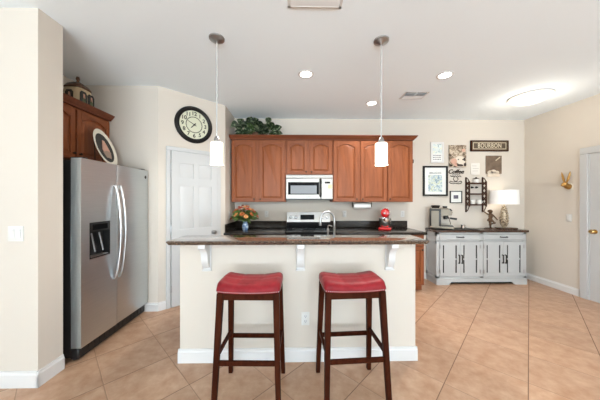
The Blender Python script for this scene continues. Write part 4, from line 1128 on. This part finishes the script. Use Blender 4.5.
# ------------------------------------------------------------------ wall art on the back wall
def frame(b, w, h, f, d, y=0):
    b.box(-w / 2, w / 2, -d, y - 0.0005, h - f, h).box(-w / 2, w / 2, -d, y - 0.0005, 0, f).box(-w / 2, -w / 2 + f, -d, y - 0.0005, f, h - f).box(w / 2 - f, w / 2, -d, y - 0.0005, f, h - f)
    return b
YW = YB
MATW = mat('picture_mount', (0.78, 0.79, 0.76), 0.7)
PRINT1 = ramp_mat('botanical_print', [(0.30, (0.10, 0.16, 0.22)), (0.42, (0.30, 0.42, 0.50)), (0.55, (0.72, 0.76, 0.70)), (0.66, (0.42, 0.46, 0.18)), (0.78, (0.75, 0.60, 0.20))], (1, 1, 1), 26, 4, 0.6, dist=1.0)
r = thing('picture_frame', 'large black-framed botanical print with white mount right of the cherry cabinets', 'picture', (2.482, YW, 1.471))
frame(MB(), 0.442, 0.535, 0.028, 0.028).build('frame', BLACKW, r)
MB().box(-0.195, 0.195, -0.012, -0.001, 0.026, 0.51).build('mount', MATW, r)
b = MB(); b.box(-0.125, 0.125, -0.0135, -0.0115, 0.075, 0.375); b.build('print', PRINT1, r)
b = MB()
for i in range(9): b.tube([(-0.10 + 0.024 * i, -0.0135, 0.395), (-0.092 + 0.024 * i, -0.0135, 0.43), (-0.085 + 0.024 * i, -0.0135, 0.40)], 0.003, 4)
b.build('print_scrollwork', GREY, r)
PRINT2 = ramp_mat('pastel_print', [(0.32, (0.25, 0.30, 0.33)), (0.45, (0.62, 0.70, 0.70)), (0.58, (0.74, 0.76, 0.70)), (0.72, (0.72, 0.60, 0.22))], (1, 1, 1), 22, 4, 0.6, dist=0.8)
r = thing('picture_frame', 'white-framed pastel print above the large black-framed picture', 'picture', (2.520, YW, 2.065))
frame(MB(), 0.235, 0.365, 0.030, 0.02).build('frame', WHITE, r)
MB().box(-0.09, 0.09, -0.010, -0.001, 0.028, 0.34).build('backing', MATW, r)
MB().box(-0.085, 0.085, -0.0115, -0.0095, 0.165, 0.335).build('print', PRINT2, r)
b = MB()
for j, n_ in ((0, 5), (1, 4), (2, 6)):
    for i in range(n_): b.box(-0.075 + i * 0.15 / n_, -0.075 + (i + 0.7) * 0.15 / n_, -0.0115, -0.0095, 0.05 + j * 0.036, 0.068 + j * 0.036)
b.build('print_blocks', ramp_mat('print_dark', [(0.4, (0.12, 0.12, 0.14)), (0.6, (0.40, 0.34, 0.34))], (1, 1, 1), 60, 2, 0.6), r)

# canvas with a farm animal under blossoms
CAN = ramp_mat('canvas_floral', [(0.34, (0.07, 0.05, 0.035)), (0.47, (0.30, 0.22, 0.15)), (0.60, (0.62, 0.52, 0.40))], (1, 1, 1), 24, 4, 0.8, dist=0.9)
ANIM = mat('painted_cream_hide', (0.72, 0.64, 0.54), 0.8); BLOSS = mat('painted_pink_blossom', (0.62, 0.36, 0.27), 0.8); DKP = mat('painted_umber', (0.055, 0.035, 0.028), 0.8)
r = thing('canvas_print', 'small canvas of a pale farm animal with blossoms, below left of the long sign', 'picture', (2.882, YW, 1.985))
MB().box(-0.153, 0.153, -0.028, -0.0005, 0, 0.395, 0.003, 1).build('canvas', CAN, r)
def disc(b, x, z, rx, rz, y, th=0.002): b.lathe([(0, 0), (1, 0), (1, th), (0, th)], Matrix.Translation((x, y, z)) @ MX @ Matrix.Diagonal((rx, rz, 1, 1)), 20)
b = MB(); disc(b, 0.035, 0.10, 0.095, 0.10, -0.028); disc(b, 0.035, 0.055, 0.058, 0.052, -0.029); b.build('painted_animal', ANIM, r)
b = MB(); disc(b, -0.075, 0.105, 0.055, 0.05, -0.029); disc(b, -0.03, 0.045, 0.045, 0.03, -0.029); disc(b, 0.10, 0.30, 0.03, 0.03, -0.029); b.build('painted_blossom', BLOSS, r)
b = MB(); disc(b, 0.005, 0.135, 0.011, 0.011, -0.031); disc(b, 0.085, 0.135, 0.011, 0.011, -0.031); disc(b, 0.04, 0.032, 0.055, 0.020, -0.031); disc(b, -0.125, 0.03, 0.028, 0.02, -0.029); disc(b, 0.125, 0.045, 0.024, 0.03, -0.031); disc(b, 0.115, 0.14, 0.02, 0.03, -0.03); b.build('painted_dark_marks', DKP, r)
# coffee script sign
r = thing('metal_word_sign', 'dark metal script sign reading Coffee above the small framed picture', 'sign', (2.855, YW, 1.67))
text_obj('script_word', 'Coffee', 0.105, DKBRONZE, r, (0, -0.008, 0.235), depth=0.004, shear=0.35, bold=0.002)
b = MB()
b.tube([(-0.10 + 0.0125 * i, -0.008, 0.155 + 0.014 * math.sin(i * 1.9)) for i in range(17)], 0.0055, 6)
for x in (-0.045, 0.045): b.tube([(x * 0.6, -0.008, 0.14), (x, -0.008, 0.10), (x * 0.5, -0.008, 0.075), (0, -0.008, 0.06)], 0.005, 6)
b.tube([(-0.115, -0.008, 0.045), (-0.09, -0.008, 0.07), (-0.05, -0.008, 0.05), (0, -0.008, 0.062), (0.05, -0.008, 0.05), (0.09, -0.008, 0.07), (0.115, -0.008, 0.045)], 0.006, 6)
b.tube([(-0.105, -0.008, 0.035), (-0.05, -0.008, 0.018), (0, -0.008, 0.03), (0.05, -0.008, 0.018), (0.105, -0.008, 0.035)], 0.006, 6)
b.build('scrollwork', DKBRONZE, r)
MB().box(-0.07, 0.07, -0.009, -0.006, 0.183, 0.189).build('link_bar', DKBRONZE, r)
# small framed picture
r = thing('picture_frame', 'small thin black frame with dark picture in wide white mount, lowest on wall', 'picture', (2.856, YW, 1.348))
frame(MB(), 0.215, 0.213, 0.011, 0.024).build('frame', BLACKW, r)
MB().box(-0.098, 0.098, -0.010, -0.001, 0.010, 0.203).build('mount', MATW, r)
MB().box(-0.042, 0.042, -0.0115, -0.0095, 0.075, 0.138).build('photo', ramp_mat('small_photo', [(0.4, (0.03, 0.03, 0.06)), (0.65, (0.16, 0.14, 0.18))], (1, 1, 1), 30, 3, 0.5), r)
# long sign
SIGNB = ramp_mat('sign_brown', [(0.4, (0.075, 0.05, 0.03)), (0.65, (0.13, 0.09, 0.055))], (1, 6, 6), 10, 3, 0.6)
SIGNL = mat('sign_cream', (0.62, 0.53, 0.39), 0.6)
r = thing('wooden_sign', 'long dark brown sign reading BOURBON high on the back wall', 'sign', (3.458, YW, 2.272))
MB().box(-0.34, 0.34, -0.022, -0.0005, 0, 0.192, 0.003, 1).build('board', SIGNB, r)
frame(MB(), 0.68, 0.192, 0.014, 0.03).build('frame', ESPR, r)
b = MB(); 
for x0_, x1_, z0_, z1_ in ((-0.30, 0.30, 0.036, 0.046), (-0.30, 0.30, 0.146, 0.156), (-0.30, -0.29, 0.046, 0.146), (0.29, 0.30, 0.046, 0.146)): b.box(x0_, x1_, -0.0235, -0.0215, z0_, z1_)
b.build('border', SIGNL, r)
text_obj('lettering', 'BOURBON', 0.112, SIGNL, r, (0, -0.023, 0.096), depth=0.001, bold=0.0012, sx=0.74, spacing=1.12)
# brown metal plaque with opener and catcher
r = thing('wall_plaque', 'square brown plaque with pale diagonal mark under the long sign', 'plaque', (3.543, YW, 1.87))
MB().box(-0.143, 0.143, -0.014, -0.0005, 0, 0.325, 0.002, 1).build('board', ramp_mat('taupe_metal', [(0.4, (0.135, 0.09, 0.06)), (0.65, (0.19, 0.13, 0.09))], (1, 1, 1), 12, 3, 0.45), r)
MB().obox((0.03, -0.018, 0.235), (0.105, -0.018, 0.295), 0.016, 0.008, (0, 1, 0)).build('diagonal_bar', SIGNL, r)
b = MB()
for x, z, q in ((-0.07, 0.02, 0.05), (-0.01, 0.035, 0.05), (0.05, 0.02, 0.042)): disc(b, x, z, q, q * 0.8, -0.014, 0.006)
b.box(-0.125, 0.10, -0.03, -0.0145, -0.055, 0.0, 0.008, 2)
b.build('pale_relief', mat('pale_relief', (0.66, 0.56, 0.45), 0.6), r)
# small white plaque above rack
r = thing('wall_plaque', 'small white plaque with faint grey marks just above the bronze rack', 'plaque', (3.208, YW, 1.855))
MB().box(-0.08, 0.08, -0.014, -0.0005, 0, 0.205, 0.003, 1).build('board', mat('offwhite_board', (0.76, 0.72, 0.66), 0.6), r)
b = MB()
for i, (a, c) in enumerate(((-0.055, 0.045), (-0.05, 0.055), (-0.06, 0.02))): b.box(a, c, -0.0155, -0.0135, 0.06 + 0.045 * i, 0.068 + 0.045 * i)
b.build('faint_marks', mat('faint_grey', (0.46, 0.43, 0.40), 0.6), r)
# bronze wall rack with three shelves
r = thing('wall_rack', 'open bronze metal wall rack with three shelves above the sideboard', 'shelf', (3.190, YW, 1.165))
RK = mat('rack_brown', (0.060, 0.028, 0.017), 0.5, 0.0, spec=0.15)
RD = 0.09
for sx in (-1, 1):
    x = sx * 0.15
    b = MB()
    b.obox((x, -0.008, 0.02), (x, -0.008, 0.64), 0.02, 0.018, (0, 1, 0)).obox((x, -RD, 0.12), (x, -RD, 0.56), 0.02, 0.018, (0, 1, 0))
    for z in (0.17, 0.26, 0.355, 0.45, 0.53):
        b.tube([(x, -0.008, z - 0.045), (x, -RD / 2 - 0.004, z - 0.004), (x, -RD, z - 0.045)], 0.009, 6)
        b.tube([(x, -0.008, z + 0.04), (x, -RD / 2 - 0.004, z + 0.002), (x, -RD, z + 0.04)], 0.009, 6)
    b.tube([(x, -0.008, 0.64), (x, -0.05, 0.615), (x, -RD, 0.56)], 0.007, 6).tube([(x, -0.008, 0.02), (x, -0.05, 0.05), (x, -RD, 0.12)], 0.007, 6)
    b.build('side_ladder', RK, r)
for z in (0.15, 0.34, 0.53):
    b = MB(); b.obox((-0.15, -RD + 0.004, z), (0.15, -RD + 0.004, z), 0.016, 0.024).obox((-0.15, -0.010, z), (0.15, -0.010, z), 0.016, 0.024)
    for k in range(4): b.box(-0.148, 0.148, -RD + 0.016 + k * 0.016, -RD + 0.025 + k * 0.016, z - 0.003, z + 0.003)
    b.build('shelf', RK, r)
CUPW = mat('white_porcelain', (0.78, 0.75, 0.70), 0.25)
def cup(label, x, z, h=0.085, q=0.04, m=CUPW, handle=True, grp=None):
    r = thing('cup', label, 'cup', (3.190 + x, YW - 0.05, 1.165 + z), 0, grp)
    b = MB(); b.lathe([(0, 0), (q * 0.7, 0), (q, h * 0.35), (q, h), (q - 0.004, h), (q - 0.004, h * 0.4), (0, 0.006)], None, 20); b.build('cup_body', m, r)
    if handle: MB().tube([(q - 0.002, 0, h * 0.8), (q + 0.022, 0, h * 0.75), (q + 0.022, 0, h * 0.35), (q - 0.002, 0, h * 0.3)], 0.004, 6).build('cup_handle', m, r)
cup('small white cup on the lower rack shelf, left', -0.06, 0.1575, 0.08, 0.038)
cup('small white cup on the lower rack shelf, right', 0.055, 0.1575, 0.08, 0.038)
r = thing('canister', 'small white canister with dark knob on the top rack shelf', 'canister', (3.190, YW - 0.05, 1.165 + 0.5375))
b = MB(); b.lathe([(0, 0), (0.045, 0), (0.048, 0.01), (0.048, 0.065), (0, 0.066)], None, 24); b.build('canister_body', CUPW, r)
b = MB(); b.lathe([(0.05, 0.066), (0.05, 0.074), (0.02, 0.084), (0, 0.085)], None, 24); b.ell((0, 0, 0.092), (0.018, 0.018, 0.010), 10); b.build('lid', DKBRONZE, r)
for x, s in ((-0.04, 'left'), (0.04, 'right')):
    r = thing('hook', 'small dark round hook on the wall inside the rack, %s one' % s, 'hook', (3.190 + x, YW, 1.165 + 0.46))
    b = MB(); b.lathe([(0, 0.0005), (0.020, 0.0005), (0.018, 0.008), (0.006, 0.012), (0.006, 0.03), (0.012, 0.036), (0, 0.042)], MX, 16); b.build('hook_body', BLACKW, r)

# ------------------------------------------------------------------ rabbit head on the right wall
r = thing('rabbit_head', 'gold rabbit head wall mount with tall ears on the right wall', 'wall decoration', (XR, 3.50, 1.60), -PI / 2)
b = MB()
b.tube([(0, -0.006, 0), (0, -0.04, 0.012), (0, -0.060, 0.03)], [0.044, 0.038, 0.034], 14); b.ell((0, -0.008, 0), (0.044, 0.006, 0.044), 16)
b.ell((0, -0.066, 0.036), (0.034, 0.038, 0.035), 16); b.ell((0, -0.094, 0.022), (0.022, 0.026, 0.021), 14); b.ell((0, -0.115, 0.022), (0.008, 0.008, 0.007), 10)
for sx in (-1, 1):
    b.tube([(sx * 0.014, -0.055, 0.06), (sx * 0.028, -0.052, 0.105), (sx * 0.044, -0.050, 0.165), (sx * 0.058, -0.050, 0.225)], [0.009, 0.0155, 0.0145, 0.005], 12)
    b.ell((sx * 0.028, -0.084, 0.045), (0.006, 0.007, 0.007), 10); b.ell((sx * 0.014, -0.098, 0.016), (0.012, 0.016, 0.012), 10)
b.build('head', GOLD, r, remesh=0.0045)
MB().lathe([(0, 0.0005), (0.056, 0.0005), (0.053, 0.005), (0, 0.006)], MX @ Matrix.Diagonal((1, 1.1, 1, 1)), 28).build('back_plate', CERAM, r)

# ------------------------------------------------------------------ groups of repeated things
GROUPS = {'bar_stool': 'bar stools at the bar', 'pendant_lamp': 'pendant lamps above the bar', 'corbel': 'corbels under the bar top', 'power_outlet': 'white power outlets',
          'light_switch': 'white light switches', 'base_cabinet': 'cherry base cabinets', 'cup': 'white cups on the wall rack', 'hook': 'round hooks inside the wall rack',
          'wall_cabinet': 'cherry wall cabinets', 'picture_frame': 'framed pictures on the back wall', 'ceiling_vent': 'ceiling vents', 'crown_moulding': 'cherry crown mouldings'}
for o in COL.objects:
    k = o.name.split('.')[0]
    if o.parent is None and k in GROUPS and 'label' in o: o['group'] = GROUPS[k]
